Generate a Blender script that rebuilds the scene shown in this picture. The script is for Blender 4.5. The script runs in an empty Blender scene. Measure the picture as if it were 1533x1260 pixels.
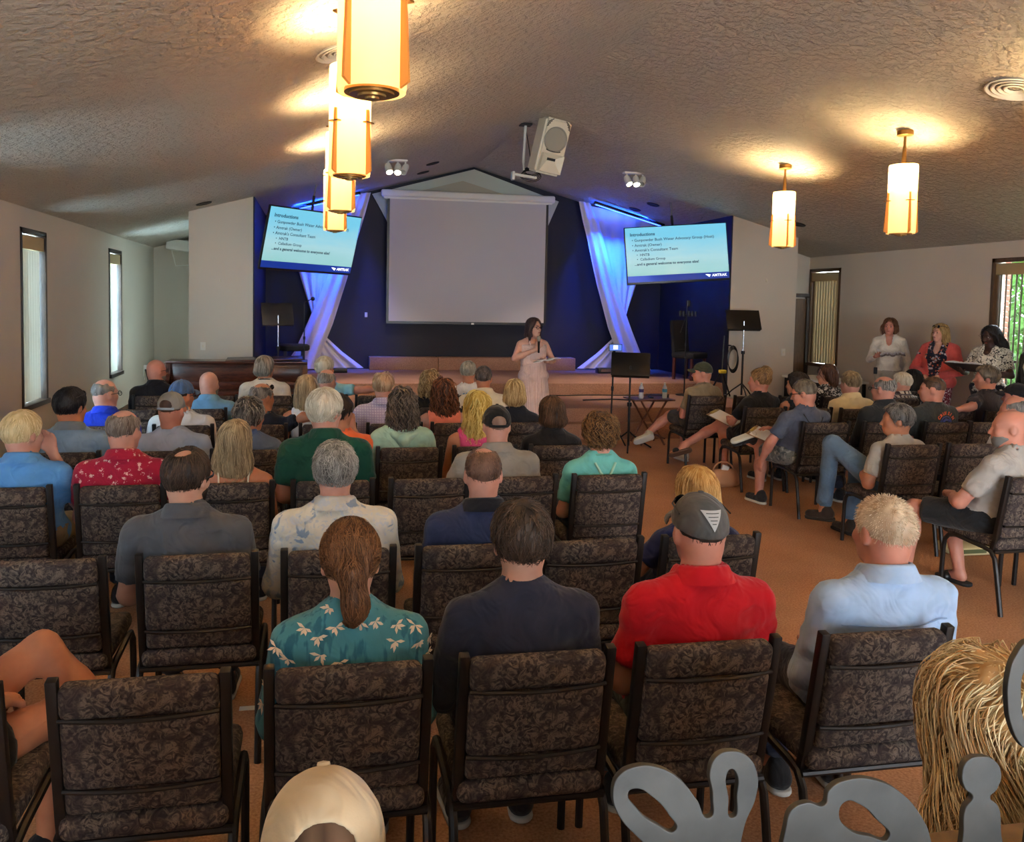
import bpy, bmesh, math, random
import numpy as np
from mathutils import Vector, Matrix, Euler

# ------------------------------------------------------------------ camera
W_, H_ = 1533., 1260.
F = 1200.; PX, PY = 690., 520.; VPX, VPY = 474., 447.; HS = 0.018; CH = 1.9
_Y = np.array([(VPX-PX)/F, (VPY-PY)/F, 1.]); _Y /= np.linalg.norm(_Y)
_p2 = np.array([(VPX+1000-PX)/F, (VPY+1000*HS-PY)/F, 1.])
_Z = np.cross(_p2, _Y); _Z /= np.linalg.norm(_Z)
if _Z[1] > 0: _Z = -_Z
_X = np.cross(_Y, _Z)
if _X[0] < 0: _X = -_X
RC = np.stack([_X, _Y, _Z])
def ray(u, v): return RC @ np.array([(u-PX)/F, (v-PY)/F, 1.])
def ony(u, v, y): d = ray(u, v); return np.array([0, 0, CH]) + d*y/d[1]
def onx(u, v, x): d = ray(u, v); return np.array([0, 0, CH]) + d*x/d[0]
def onz(u, v, z): d = ray(u, v); return np.array([0, 0, CH]) + d*(z-CH)/d[2]

scene = bpy.context.scene
col = scene.collection
cam_d = bpy.data.cameras.new('camera'); cam = bpy.data.objects.new('camera', cam_d); col.objects.link(cam)
cam_d.sensor_fit = 'HORIZONTAL'; cam_d.sensor_width = 36.; cam_d.lens = 36.*F/W_
cam_d.shift_x = (W_/2-PX)/W_; cam_d.shift_y = (PY-H_/2)/W_
cam_d.clip_start = .05; cam_d.clip_end = 200
_m = Matrix.Identity(4)
for i in range(3):
    _m[i][0] = RC[i, 0]; _m[i][1] = -RC[i, 1]; _m[i][2] = -RC[i, 2]
_m[0][3], _m[1][3], _m[2][3] = 0, 0, CH
cam.matrix_world = _m
scene.camera = cam

# ------------------------------------------------------------------ world, lights, exposure
world = bpy.data.worlds.new('world'); scene.world = world; world.use_nodes = True
bgn = world.node_tree.nodes['Background']
bgn.inputs[0].default_value = (.80, .90, 1., 1); bgn.inputs[1].default_value = 8.0
scene.view_settings.view_transform = 'Standard'; scene.view_settings.look = 'None'
scene.view_settings.gamma = 1; scene.view_settings.use_curve_mapping = False
scene.view_settings.exposure = 1.35

XL, XR, XM = -3.07, 8.93, 2.93          # left wall, right wall, ridge
ZE, ZR, SL = 2.82, 4.45, .272           # eave, ridge, slope
YB = -3.2                               # wall behind the camera
def ceil_z(x): return ZR - SL*abs(x-XM)

def area(name, loc, rot, sx, sy, power, color, spread=180):
    l = bpy.data.lights.new(name, 'AREA'); l.shape = 'RECTANGLE'; l.size = sx; l.size_y = sy
    l.energy = power; l.color = color; l.spread = math.radians(spread)
    o = bpy.data.objects.new(name, l); col.objects.link(o); o.location = loc; o.rotation_euler = rot
    return o
R90 = math.pi/2
LEFT_WIN = [(-1.77, -.94), (1.87, 2.7), (5.51, 6.34), (9.15, 9.98), (12.8, 13.6)]
RIGHT_WIN = [(12.54, 13.43), (8.0, 9.38), (4.4, 5.4), (.9, 1.9)]
# daylight enters through the window openings: portals guide the sky light
def portal(loc, rot, sx, sy):
    o = area('window_portal', loc, rot, sx, sy, 1, (1, 1, 1)); o.data.cycles.is_portal = True
for a, b in LEFT_WIN: portal((XL-.12, (a+b)/2, 1.62), (0, -R90, 0), 1.94, b-a)
for a, b in RIGHT_WIN: portal((XR+.12, (a+b)/2, 1.45), (0, R90, 0), 2.3, b-a)
portal((2.9, YB-.12, 1.35), (R90, 0, 0), 5.2, 2.4)
# added area lamps outside the narrow windows, boosting their cool daylight
for (a, b), pw in zip(LEFT_WIN, (15, 40, 100, 75, 190)): area('window_boost_light', (XL-.19, (a+b)/2, 1.62), (0, -R90, 0), 1.8, .72, pw, (.42, .74, 1.))

# ------------------------------------------------------------------ helpers
def tag(o, label=None, cat=None, group=None, kind=None):
    if label: o['label'] = label
    if cat: o['category'] = cat
    if group: o['group'] = group
    if kind: o['kind'] = kind
    return o
def struct(o, label): return tag(o, label, None, None, 'structure')
def empty(name, loc=(0, 0, 0), rz=0.):
    o = bpy.data.objects.new(name, None); col.objects.link(o); o.location = loc; o.rotation_euler = (0, 0, rz)
    o.empty_display_size = .1
    return o
def mk(name, V, Fq, mat=None, parent=None, smooth=True, attr=None):
    V = np.asarray(V, np.float32); me = bpy.data.meshes.new(name)
    if isinstance(Fq, np.ndarray):
        n, k = Fq.shape
        me.vertices.add(len(V)); me.vertices.foreach_set('co', V.ravel())
        me.loops.add(n*k); me.loops.foreach_set('vertex_index', Fq.astype(np.int32).ravel())
        me.polygons.add(n); me.polygons.foreach_set('loop_start', np.arange(0, n*k, k, dtype=np.int32))
        me.polygons.foreach_set('loop_total', np.full(n, k, np.int32))
        me.update(calc_edges=True)
    else:
        me.from_pydata([tuple(map(float, v)) for v in V], [], Fq); me.update()
    if smooth: me.polygons.foreach_set('use_smooth', np.ones(len(me.polygons), bool))
    if attr is not None:
        at = me.attributes.new('tint', 'FLOAT', 'POINT'); at.data.foreach_set('value', np.asarray(attr, np.float32))
    me.validate()
    return ob(name, me, mat, parent)
def ob(name, me, mat=None, parent=None):
    o = bpy.data.objects.new(name, me); col.objects.link(o)
    if mat:
        me.materials.clear(); me.materials.append(mat)
    if parent: o.parent = parent
    return o
class B:
    """collects shapes in one bmesh"""
    def __init__(s): s.bm = bmesh.new()
    def box(s, c, d, bev=0, rot=None, seg=2):
        r = bmesh.ops.create_cube(s.bm, size=1)['verts']
        bmesh.ops.scale(s.bm, vec=d, verts=r)
        if bev:
            e = list({e for v in r for e in v.link_edges})
            r = bmesh.ops.bevel(s.bm, geom=e, offset=bev, segments=seg, profile=.5, affect='EDGES')['verts']
            r = list({v for v in r})
            r = [v for v in s._isl(r[0])]
        if rot is not None: bmesh.ops.rotate(s.bm, cent=(0, 0, 0), matrix=rot if isinstance(rot, Matrix) else Euler(rot).to_matrix(), verts=r)
        bmesh.ops.translate(s.bm, vec=c, verts=r)
        return r
    def _isl(s, v):
        seen = {v}; st = [v]
        while st:
            a = st.pop()
            for e in a.link_edges:
                b = e.other_vert(a)
                if b not in seen: seen.add(b); st.append(b)
        return seen
    def tube(s, pts, r, n=10, cap=True):
        pts = [Vector(p) for p in pts]; rs = r if isinstance(r, (list, tuple)) else [r]*len(pts)
        rings = []; up = None
        for i, p in enumerate(pts):
            d = (pts[min(i+1, len(pts)-1)]-pts[max(i-1, 0)]).normalized()
            if up is None: up = Vector((0, 0, 1)) if abs(d.z) < .9 else Vector((0, 1, 0))
            a = d.cross(up).normalized(); b = a.cross(d).normalized(); up = b
            rings.append([s.bm.verts.new(p+(a*math.cos(t)+b*math.sin(t))*rs[i]) for t in [2*math.pi*k/n for k in range(n)]])
        for A, Bq in zip(rings, rings[1:]):
            for k in range(n): s.bm.faces.new((A[k], A[(k+1) % n], Bq[(k+1) % n], Bq[k]))
        if cap:
            s.bm.faces.new(rings[0][::-1]); s.bm.faces.new(rings[-1])
    def lathe(s, prof, n=24, c=(0, 0, 0), rot=None, cap=False):
        m = rot if isinstance(rot, Matrix) else (Euler(rot).to_matrix() if rot else Matrix.Identity(3)); c = Vector(c)
        rings = [[s.bm.verts.new(m@Vector((r*math.cos(2*math.pi*k/n), r*math.sin(2*math.pi*k/n), z))+c) for k in range(n)] for r, z in prof]
        for A, Bq in zip(rings, rings[1:]):
            for k in range(n): s.bm.faces.new((A[k], A[(k+1) % n], Bq[(k+1) % n], Bq[k]))
        if cap: s.bm.faces.new(rings[0][::-1]); s.bm.faces.new(rings[-1])
    def poly(s, pts): s.bm.faces.new([s.bm.verts.new(p) for p in pts])
    def prism(s, poly, ext):
        a = [s.bm.verts.new(p) for p in poly]; b = [s.bm.verts.new(Vector(p)+Vector(ext)) for p in poly]
        s.bm.faces.new(a[::-1]); s.bm.faces.new(b); n = len(a)
        for i in range(n): s.bm.faces.new((a[i], a[(i+1) % n], b[(i+1) % n], b[i]))
    def build(s, name, mat, parent=None, smooth=False):
        bmesh.ops.recalc_face_normals(s.bm, faces=s.bm.faces[:])
        me = bpy.data.meshes.new(name); s.bm.to_mesh(me); s.bm.free()
        if smooth:
            me.polygons.foreach_set('use_smooth', np.ones(len(me.polygons), bool))
            try: me.set_sharp_from_angle(angle=math.radians(40))
            except Exception: pass
        return ob(name, me, mat, parent)
def box(name, c, d, mat, parent=None, bev=0, rot=None):
    b = B(); b.box(c, d, bev, rot); return b.build(name, mat, parent, smooth=bool(bev))
def copy_tree(o, parent=None):
    c = o.copy(); col.objects.link(c); c.parent = parent
    for ch in o.children: copy_tree(ch, c)
    return c

# ------------------------------------------------------------------ materials
def s2l(c): return tuple((x/12.92 if x <= .04045 else ((x+.055)/1.055)**2.4) for x in [k/255 for k in c])
_mc = {}
def nodes(name):
    m = bpy.data.materials.new(name); m.use_nodes = True; nt = m.node_tree
    return m, nt, nt.nodes['Principled BSDF']
def N(nt, t, **kw):
    n = nt.nodes.new(t)
    for k, v in kw.items():
        if k in n.inputs: n.inputs[k].default_value = v
        else: setattr(n, k, v)
    return n
def coords(nt, scale=(1, 1, 1)):
    tc = N(nt, 'ShaderNodeTexCoord'); mp = N(nt, 'ShaderNodeMapping'); mp.inputs['Scale'].default_value = scale
    nt.links.new(tc.outputs['Object'], mp.inputs[0]); return mp.outputs[0]
def ramp(nt, fac, stops):
    r = N(nt, 'ShaderNodeValToRGB'); e = r.color_ramp.elements
    while len(e) < len(stops): e.new(.5)
    for x, (p, c) in zip(e, stops): x.position = p; x.color = (*c, 1)
    nt.links.new(fac, r.inputs[0]); return r.outputs[0]
def mat(name, c, rough=.6, metal=0., bump=None, var=0., emit=None, es=0., spec=.5, scale=(1, 1, 1), sub=0):
    if name in _mc: return _mc[name]
    m, nt, p = nodes(name); c = s2l(c)
    p.inputs['Base Color'].default_value = (*c, 1); p.inputs['Roughness'].default_value = rough
    p.inputs['Metallic'].default_value = metal; p.inputs['Specular IOR Level'].default_value = spec
    if var or bump:
        co = coords(nt, scale); n = N(nt, 'ShaderNodeTexNoise', Scale=(bump[0] if bump else 20.), Detail=4.); nt.links.new(co, n.inputs['Vector'])
        if var:
            nt.links.new(ramp(nt, n.outputs[0], [(.3, tuple(x*(1-var) for x in c)), (.7, tuple(min(1, x*(1+var)) for x in c))]), p.inputs['Base Color'])
        if bump:
            b = N(nt, 'ShaderNodeBump', Strength=bump[1], Distance=bump[2] if len(bump) > 2 else .01)
            nt.links.new(n.outputs[0], b.inputs['Height']); nt.links.new(b.outputs[0], p.inputs['Normal'])
    if emit: p.inputs['Emission Color'].default_value = (*s2l(emit), 1); p.inputs['Emission Strength'].default_value = es
    _mc[name] = m; return m

def skin_mat(c):
    key = 'skin_%d_%d_%d' % c
    if key in _mc: return _mc[key]
    m, nt, p = nodes(key); l = s2l(c)
    n = N(nt, 'ShaderNodeTexNoise', Scale=14., Detail=3.); nt.links.new(coords(nt), n.inputs['Vector'])
    nt.links.new(ramp(nt, n.outputs[0], [(.3, tuple(x*f for x, f in zip(l, (.86, .78, .76)))), (.7, l)]), p.inputs['Base Color'])
    p.inputs['Roughness'].default_value = .55; p.inputs['Subsurface Weight'].default_value = .12
    p.inputs['Subsurface Radius'].default_value = (.02, .008, .005)
    _mc[key] = m; return m
def hair_mat(a, b):
    key = 'hair_%s_%s' % (a, b)
    if key in _mc: return _mc[key]
    m, nt, p = nodes('hair'); at = N(nt, 'ShaderNodeAttribute'); at.attribute_name = 'tint'
    nt.links.new(ramp(nt, at.outputs['Fac'], [(0., s2l(a)), (1., s2l(b))]), p.inputs['Base Color'])
    p.inputs['Roughness'].default_value = .5; p.inputs['Specular IOR Level'].default_value = .35
    _mc[key] = m; return m
def cloth(c, pat=None, c2=None, c3=None, s=1.):
    key = 'cloth_%s_%s_%s_%s' % (c, pat, c2, c3)
    if key in _mc: return _mc[key]
    m, nt, p = nodes('cloth'); l = s2l(c); p.inputs['Roughness'].default_value = .85; p.inputs['Specular IOR Level'].default_value = .2
    p.inputs['Sheen Weight'].default_value = .15
    co = coords(nt)
    n = N(nt, 'ShaderNodeTexNoise', Scale=7., Detail=3.); nt.links.new(co, n.inputs['Vector'])
    base = ramp(nt, n.outputs[0], [(.3, tuple(x*.82 for x in l)), (.7, tuple(min(1, x*1.1) for x in l))])
    def over(fac, color):
        nonlocal base
        mx = N(nt, 'ShaderNodeMix', data_type='RGBA'); nt.links.new(fac, mx.inputs[0]); nt.links.new(base, mx.inputs[6])
        mx.inputs[7].default_value = (*s2l(color), 1); base = mx.outputs[2]
    def step(sock, lo, hi): return ramp(nt, sock, [(lo, (0, 0, 0)), (hi, (1, 1, 1))])
    if pat in ('floral', 'palm'):
        v = N(nt, 'ShaderNodeTexVoronoi', Scale=26.*s); nt.links.new(co, v.inputs['Vector'])
        d = N(nt, 'ShaderNodeTexNoise', Scale=60.*s, Detail=2., Distortion=2.); nt.links.new(co, d.inputs['Vector'])
        ad = N(nt, 'ShaderNodeMath', operation='ADD'); nt.links.new(v.outputs['Distance'], ad.inputs[0]); nt.links.new(d.outputs[0], ad.inputs[1])
        over(ramp(nt, ad.outputs[0], [(.70, (1, 1, 1)), (.78, (0, 0, 0))]), c2)
        if c3:
            w = N(nt, 'ShaderNodeTexNoise', Scale=18.*s, Detail=2.); nt.links.new(co, w.inputs['Vector'])
            over(step(w.outputs[0], .58, .64), c3)
    if pat == 'leaf':   # orchids on hanging garlands
        mp = N(nt, 'ShaderNodeMapping'); mp.inputs['Scale'].default_value = (38, 38, 6); nt.links.new(co, mp.inputs[0])
        w = N(nt, 'ShaderNodeTexNoise', Scale=1., Detail=2.); nt.links.new(mp.outputs[0], w.inputs['Vector'])
        over(step(w.outputs[0], .52, .6), c3)
    if pat in ('check', 'plaid'):
        for ax in (0, 2):
            sp = N(nt, 'ShaderNodeSeparateXYZ'); nt.links.new(co, sp.inputs[0])
            mu = N(nt, 'ShaderNodeMath', operation='MULTIPLY'); mu.inputs[1].default_value = (48. if pat == 'check' else 22.); nt.links.new(sp.outputs[ax], mu.inputs[0])
            fr = N(nt, 'ShaderNodeMath', operation='FRACT'); nt.links.new(mu.outputs[0], fr.inputs[0])
            over(step(fr.outputs[0], .62, .7), c2 if ax == 0 else (c3 or c2))
    if pat == 'stripe':
        sp = N(nt, 'ShaderNodeSeparateXYZ'); nt.links.new(co, sp.inputs[0])
        at = N(nt, 'ShaderNodeMath', operation='ARCTAN2'); nt.links.new(sp.outputs[0], at.inputs[0]); nt.links.new(sp.outputs[1], at.inputs[1])
        mu = N(nt, 'ShaderNodeMath', operation='MULTIPLY'); mu.inputs[1].default_value = 9.; nt.links.new(at.outputs[0], mu.inputs[0])
        fr = N(nt, 'ShaderNodeMath', operation='FRACT'); nt.links.new(mu.outputs[0], fr.inputs[0]); over(step(fr.outputs[0], .7, .76), c2)
    if pat in ('blotch', 'camo'):
        w = N(nt, 'ShaderNodeTexNoise', Scale=(16. if pat == 'camo' else 30.)*s, Detail=3., Distortion=1.5); nt.links.new(co, w.inputs['Vector'])
        over(step(w.outputs[0], .53, .58), c2)
        if c3:
            w = N(nt, 'ShaderNodeTexNoise', Scale=11.*s, Detail=3., Distortion=1.); nt.links.new(co, w.inputs['Vector'])
            over(step(w.outputs[0], .57, .61), c3)
    nt.links.new(base, p.inputs['Base Color'])
    wv = N(nt, 'ShaderNodeTexNoise', Scale=260., Detail=1.); nt.links.new(co, wv.inputs['Vector'])
    b2 = N(nt, 'ShaderNodeBump', Strength=.15, Distance=.002); nt.links.new(wv.outputs[0], b2.inputs['Height'])
    n2 = N(nt, 'ShaderNodeTexNoise', Scale=9., Detail=2., Distortion=1.2); nt.links.new(co, n2.inputs['Vector'])
    b = N(nt, 'ShaderNodeBump', Strength=.7, Distance=.03); nt.links.new(n2.outputs[0], b.inputs['Height'])
    nt.links.new(b2.outputs[0], b.inputs['Normal']); nt.links.new(b.outputs[0], p.inputs['Normal'])
    _mc[key] = m; return m
def emis(name, c, s):
    if name in _mc: return _mc[name]
    m, nt, p = nodes(name); p.inputs['Base Color'].default_value = (*s2l(c), 1)
    p.inputs['Emission Color'].default_value = (*s2l(c), 1); p.inputs['Emission Strength'].default_value = s
    _mc[name] = m; return m

def plaster(name, c, sc, st, dist):
    m, nt, p = nodes(name); l = s2l(c); co = coords(nt)
    n = N(nt, 'ShaderNodeTexNoise', Scale=sc, Detail=5., Roughness=.6); nt.links.new(co, n.inputs['Vector'])
    n2 = N(nt, 'ShaderNodeTexNoise', Scale=.7, Detail=3.); nt.links.new(co, n2.inputs['Vector'])
    nt.links.new(ramp(nt, n2.outputs[0], [(.3, tuple(x*.93 for x in l)), (.7, l)]), p.inputs['Base Color'])
    r = ramp(nt, n.outputs[0], [(.42, (0, 0, 0)), (.62, (1, 1, 1))])
    b = N(nt, 'ShaderNodeBump', Strength=st, Distance=dist); nt.links.new(r, b.inputs['Height']); nt.links.new(b.outputs[0], p.inputs['Normal'])
    p.inputs['Roughness'].default_value = .6; p.inputs['Specular IOR Level'].default_value = .4
    return m
def carpet(name, c, c2):
    m, nt, p = nodes(name); co = coords(nt)
    n = N(nt, 'ShaderNodeTexNoise', Scale=90., Detail=4.); nt.links.new(co, n.inputs['Vector'])
    n2 = N(nt, 'ShaderNodeTexNoise', Scale=1.3, Detail=4.); nt.links.new(co, n2.inputs['Vector'])
    ad = N(nt, 'ShaderNodeMath', operation='MULTIPLY_ADD'); ad.inputs[1].default_value = .35; nt.links.new(n2.outputs[0], ad.inputs[0])
    mu = N(nt, 'ShaderNodeMath', operation='MULTIPLY'); mu.inputs[1].default_value = .65; nt.links.new(n.outputs[0], mu.inputs[0]); nt.links.new(mu.outputs[0], ad.inputs[2])
    nt.links.new(ramp(nt, ad.outputs[0], [(.35, s2l(c2)), (.65, s2l(c))]), p.inputs['Base Color'])
    b = N(nt, 'ShaderNodeBump', Strength=.5, Distance=.006); nt.links.new(n.outputs[0], b.inputs['Height']); nt.links.new(b.outputs[0], p.inputs['Normal'])
    p.inputs['Roughness'].default_value = .95; p.inputs['Specular IOR Level'].default_value = .1
    return m
def wood(name, c, c2, sc=(6, 6, 1), rough=.4):
    if name in _mc: return _mc[name]
    m, nt, p = nodes(name); co = coords(nt, sc)
    n = N(nt, 'ShaderNodeTexNoise', Scale=6., Detail=6., Distortion=1.); nt.links.new(co, n.inputs['Vector'])
    nt.links.new(ramp(nt, n.outputs[0], [(.3, s2l(c2)), (.7, s2l(c))]), p.inputs['Base Color'])
    p.inputs['Roughness'].default_value = rough; _mc[name] = m; return m
def translucent(name, c, tr=.5, emit=0.):
    m, nt, p = nodes(name); l = s2l(c); p.inputs['Base Color'].default_value = (*l, 1); p.inputs['Roughness'].default_value = .6
    t = N(nt, 'ShaderNodeBsdfTranslucent'); t.inputs[0].default_value = (*l, 1)
    mx = N(nt, 'ShaderNodeMixShader'); mx.inputs[0].default_value = tr
    nt.links.new(p.outputs[0], mx.inputs[1]); nt.links.new(t.outputs[0], mx.inputs[2])
    nt.links.new(mx.outputs[0], nt.nodes['Material Output'].inputs[0])
    if emit: p.inputs['Emission Color'].default_value = (*l, 1); p.inputs['Emission Strength'].default_value = emit
    _mc[name] = m; return m

M = {}
M['wall'] = plaster('wall_paint', (208, 197, 180), 60, .08, .004)
M['ceiling'] = plaster('ceiling_texture', (196, 184, 166), 14, 1., .022)
M['navy'] = plaster('navy_paint', (23, 25, 38), 60, .06, .004)
M['carpet'] = carpet('carpet', (196, 148, 112), (150, 106, 76))
M['stage'] = carpet('stage_carpet', (170, 128, 106), (128, 94, 76))
M['trim'] = wood('dark_trim', (62, 44, 32), (40, 28, 20))
M['oak'] = wood('brown_trim', (104, 74, 46), (74, 50, 30))
M['piano'] = wood('mahogany', (88, 44, 30), (52, 24, 17), (1, 6, 6), .25)
M['tablewood'] = wood('table_wood', (122, 72, 52), (88, 48, 34))
M['black'] = mat('black_metal', (22, 20, 20), .4, .3)
M['chairframe'] = mat('chair_frame', (38, 33, 31), .42, .4, bump=(220, .15, .001))
M['chrome'] = mat('chrome', (190, 190, 195), .2, 1.)
M['white'] = mat('white_plastic', (225, 220, 208), .45)
M['cream'] = mat('cream_plastic', (222, 214, 190), .45)
M['darkgrille'] = mat('dark_slot', (24, 22, 20), .6)
M['grille'] = mat('grille', (158, 154, 140), .5, .3, bump=(500, .6, .002))
M['brass'] = mat('antique_brass', (150, 112, 58), .35, .7)
M['amber'] = translucent('amber_panel', (206, 144, 66), .4, .18)
M['paper'] = mat('paper', (235, 232, 225), .8)
M['glass_dark'] = mat('dark_lens', (14, 14, 16), .1)
M['blackplastic'] = mat('black_plastic', (20, 20, 22), .35)
M['screenwhite'] = mat('projection_cloth', (196, 190, 190), .9, spec=.1)
M['drape'] = translucent('drape_cloth', (226, 216, 214), .2)
M['slat'] = translucent('blind_slat', (142, 134, 118), .03)
M['slat_dense'] = translucent('closed_blind_slat', (190, 168, 130), .02)
M['valance'] = mat('blind_valance', (188, 165, 120), .6)
_fab, _nt, _p = nodes('chair_fabric')
_co = coords(_nt)
_n1 = N(_nt, 'ShaderNodeTexNoise', Scale=34., Detail=4., Distortion=2.2); _nt.links.new(_co, _n1.inputs['Vector'])
_n2 = N(_nt, 'ShaderNodeTexVoronoi', Scale=38.); _nt.links.new(_n1.outputs['Color'], _n2.inputs['Vector'])
_n3 = N(_nt, 'ShaderNodeTexNoise', Scale=15., Detail=3., Distortion=1.5); _nt.links.new(_co, _n3.inputs['Vector'])
_a = ramp(_nt, _n1.outputs[0], [(.34, s2l((44, 38, 40))), (.48, s2l((80, 71, 67))), (.57, s2l((118, 106, 94))), (.68, s2l((66, 57, 58)))])
_mx = N(_nt, 'ShaderNodeMix', data_type='RGBA'); _nt.links.new(ramp(_nt, _n3.outputs[0], [(.45, (0, 0, 0)), (.6, (.75, .75, .75))]), _mx.inputs[0])
_nt.links.new(_a, _mx.inputs[6]); _mx.inputs[7].default_value = (*s2l((54, 46, 48)), 1); _nt.links.new(_mx.outputs[2], _p.inputs['Base Color'])
_p.inputs['Roughness'].default_value = .9; _p.inputs['Specular IOR Level'].default_value = .15
_b = N(_nt, 'ShaderNodeBump', Strength=.3, Distance=.004); _nt.links.new(_n1.outputs[0], _b.inputs['Height']); _nt.links.new(_b.outputs[0], _p.inputs['Normal'])
M['fabric'] = _fab

# ------------------------------------------------------------------ setting
YF = 16.19
b = B(); b.box(((XL+XR)/2, (YB+17)/2, -.05), (XR-XL+.6, 17-YB, .1)); struct(b.build('floor', M['carpet']), 'tan brown carpeted floor of the hall')
for nm, sgn in (('ceiling', -1), ('ceiling', 1)):
    x0 = XM; x1 = XL-.25 if sgn < 0 else XR+.25
    b = B(); b.prism([(x0, YB-.2, ZR), (x1, YB-.2, ceil_z(x1)), (x1, YB-.2, ceil_z(x1)+.2), (x0, YB-.2, ZR+.2)], (0, 17-YB, 0))
    struct(b.build(nm, M['ceiling']), 'textured plaster ceiling slope on the %s side of the ridge' % ('piano' if sgn < 0 else 'standing women'))
def wall_with_holes(name, axis, pos, lo, hi, th, holes, m, label, ztop=None):
    """wall in plane axis=pos from lo to hi; holes (a,b,z0,z1)"""
    b = B(); cuts = sorted(holes); cur = lo; zt = ztop or ZE+.02
    def bx(a, c, z0, z1):
        if c-a < 1e-4 or z1-z0 < 1e-4: return
        if axis == 'x': b.box((pos, (a+c)/2, (z0+z1)/2), (th, c-a, z1-z0))
        else: b.box(((a+c)/2, pos, (z0+z1)/2), (c-a, th, z1-z0))
    for a, c, z0, z1 in cuts:
        bx(cur, a, 0, zt); bx(a, c, 0, z0); bx(a, c, z1, zt); cur = c
    bx(cur, hi, 0, zt)
    return struct(b.build(name, m), label)
ZW0, ZW1 = .64, 2.6
RH = [(a, b_, (.2 if a == 8.0 else .84), 2.6) for a, b_ in RIGHT_WIN]
wall_with_holes('wall_left', 'x', XL-.1, YB-.2, YF+.2, .2, [(a, b_, ZW0, ZW1) for a, b_ in LEFT_WIN], M['wall'], 'pale grey painted side wall with narrow tall windows beside the piano', 2.83)
wall_with_holes('wall_right', 'x', XR+.1, YB-.2, 13.6, .2, RH, M['wall'], 'beige painted side wall behind the standing women', 2.83)
# gabled wall behind the camera with a glazed entrance
b = B()
for x0, x1 in ((XL-.2, .3), (5.5, XR+.2)):
    b.prism([(x0, YB-.2, 0), (x1, YB-.2, 0), (x1, YB-.2, ceil_z(x1)), (x0, YB-.2, ceil_z(x0))], (0, .2, 0))
b.prism([(.3, YB-.2, 2.55), (5.5, YB-.2, 2.55), (5.5, YB-.2, ceil_z(5.5)), (XM, YB-.2, ZR), (.3, YB-.2, ceil_z(.3))], (0, .2, 0))
b.box((2.9, YB-.1, .075), (5.2, .2, .15))
struct(b.build('wall_back', M['wall']), 'gabled beige wall with the glazed entrance behind the seating')
# front: side recesses, pilasters, alcove
b = B(); b.prism([(XL-.2, YF, 0), (-1.8, YF, 0), (-1.8, YF, ceil_z(-1.8)), (XL-.2, YF, ceil_z(XL-.2))], (0, .2, 0))
struct(b.build('wall_front_left', M['wall']), 'pale wall closing the side recess behind the piano')
b = B(); b.prism([(7.9, 13.45, 0), (XR+.2, 13.45, 0), (XR+.2, 13.45, ceil_z(XR+.2)), (7.9, 13.45, ceil_z(7.9))], (0, .2, 0))
struct(b.build('wall_front_right', M['wall']), 'beige wall with the brown door beside the wide pilaster')
YP, YA = 12.4, 15.15
for x0, x1, y1, nm, lab in ((-1.86, -.94, YF, 'wall_pilaster_left', 'beige wall pilaster behind the piano, with a wall outlet'), (6.80, 8.0, YA+.2, 'wall_pilaster_right', 'beige wall pilaster beside the black music stand')):
    b = B(); b.prism([(x0, YP, 0), (x1, YP, 0), (x1, YP, ceil_z(x1)+.02), (x0, YP, ceil_z(x0)+.02)], (0, y1-YP, 0)); struct(b.build(nm, M['wall']), lab)
b = B(); b.prism([(-.96, YA, 0), (6.82, YA, 0), (6.82, YA, ceil_z(6.82)), (XM, YA, ZR), (-.96, YA, ceil_z(-.96))], (0, .1, 0))
struct(b.build('wall_alcove_back', M['navy']), 'dark navy wall at the back of the stage')
for x, s_, nm in ((-.93, 1, 'wall_alcove_left'), (6.79, -1, 'wall_alcove_right')):
    b = B(); b.prism([(x-.01, YP+.004, 0), (x+.01, YP+.004, 0), (x+.01, YP+.004, ceil_z(x)), (x-.01, YP+.004, ceil_z(x))], (0, YA-YP, 0))
    struct(b.build(nm, M['navy']), 'dark navy side wall of the stage beside the %s' % ('bar stool' if s_ > 0 else 'coiled cables'))
# stage and steps
def platform(name, x0, x1, y0, y1, z0, z1, label): 
    b = B(); b.box(((x0+x1)/2, (y0+y1)/2, (z0+z1)/2), (x1-x0, y1-y0, z1-z0), .012, seg=2); return struct(b.build(name, M['stage'], smooth=True), label)
platform('floor_stage', -.92, 6.78, 12.46, 15.15, 0, .6, 'carpeted stage floor in front of the navy wall')
platform('floor_upper_step', .35, 6.6, 10.81, 12.46, 0, .42, 'wide carpeted landing in front of the stage')
platform('floor_lower_step', .35, 6.6, 10.62, 10.82, 0, .222, 'lowest carpeted step in front of the stage')
for x0, x1 in ((.97, 2.25), (2.26, 4.94)):
    tag(box('carpeted_riser', ((x0+x1)/2, 14.98, .72), (x1-x0, .3, .24), M['stage'], bev=.01), 'low %s carpeted riser box against the navy wall' % ('short' if x0 < 1 else 'long'), 'riser', 'riser boxes on stage')
# baseboards
box('baseboard_left', (XL+.01, 6.5, .05), (.02, 19.2, .1), M['oak'])
box('baseboard_right', (XR-.01, 5, .05), (.02, 16.4, .1), M['oak'])
for n in ('baseboard_left', 'baseboard_right'): struct(bpy.data.objects[n], 'brown wooden baseboard along the %s wall' % ('narrow-window' if n.endswith('left') else 'standing women\'s'))

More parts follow.
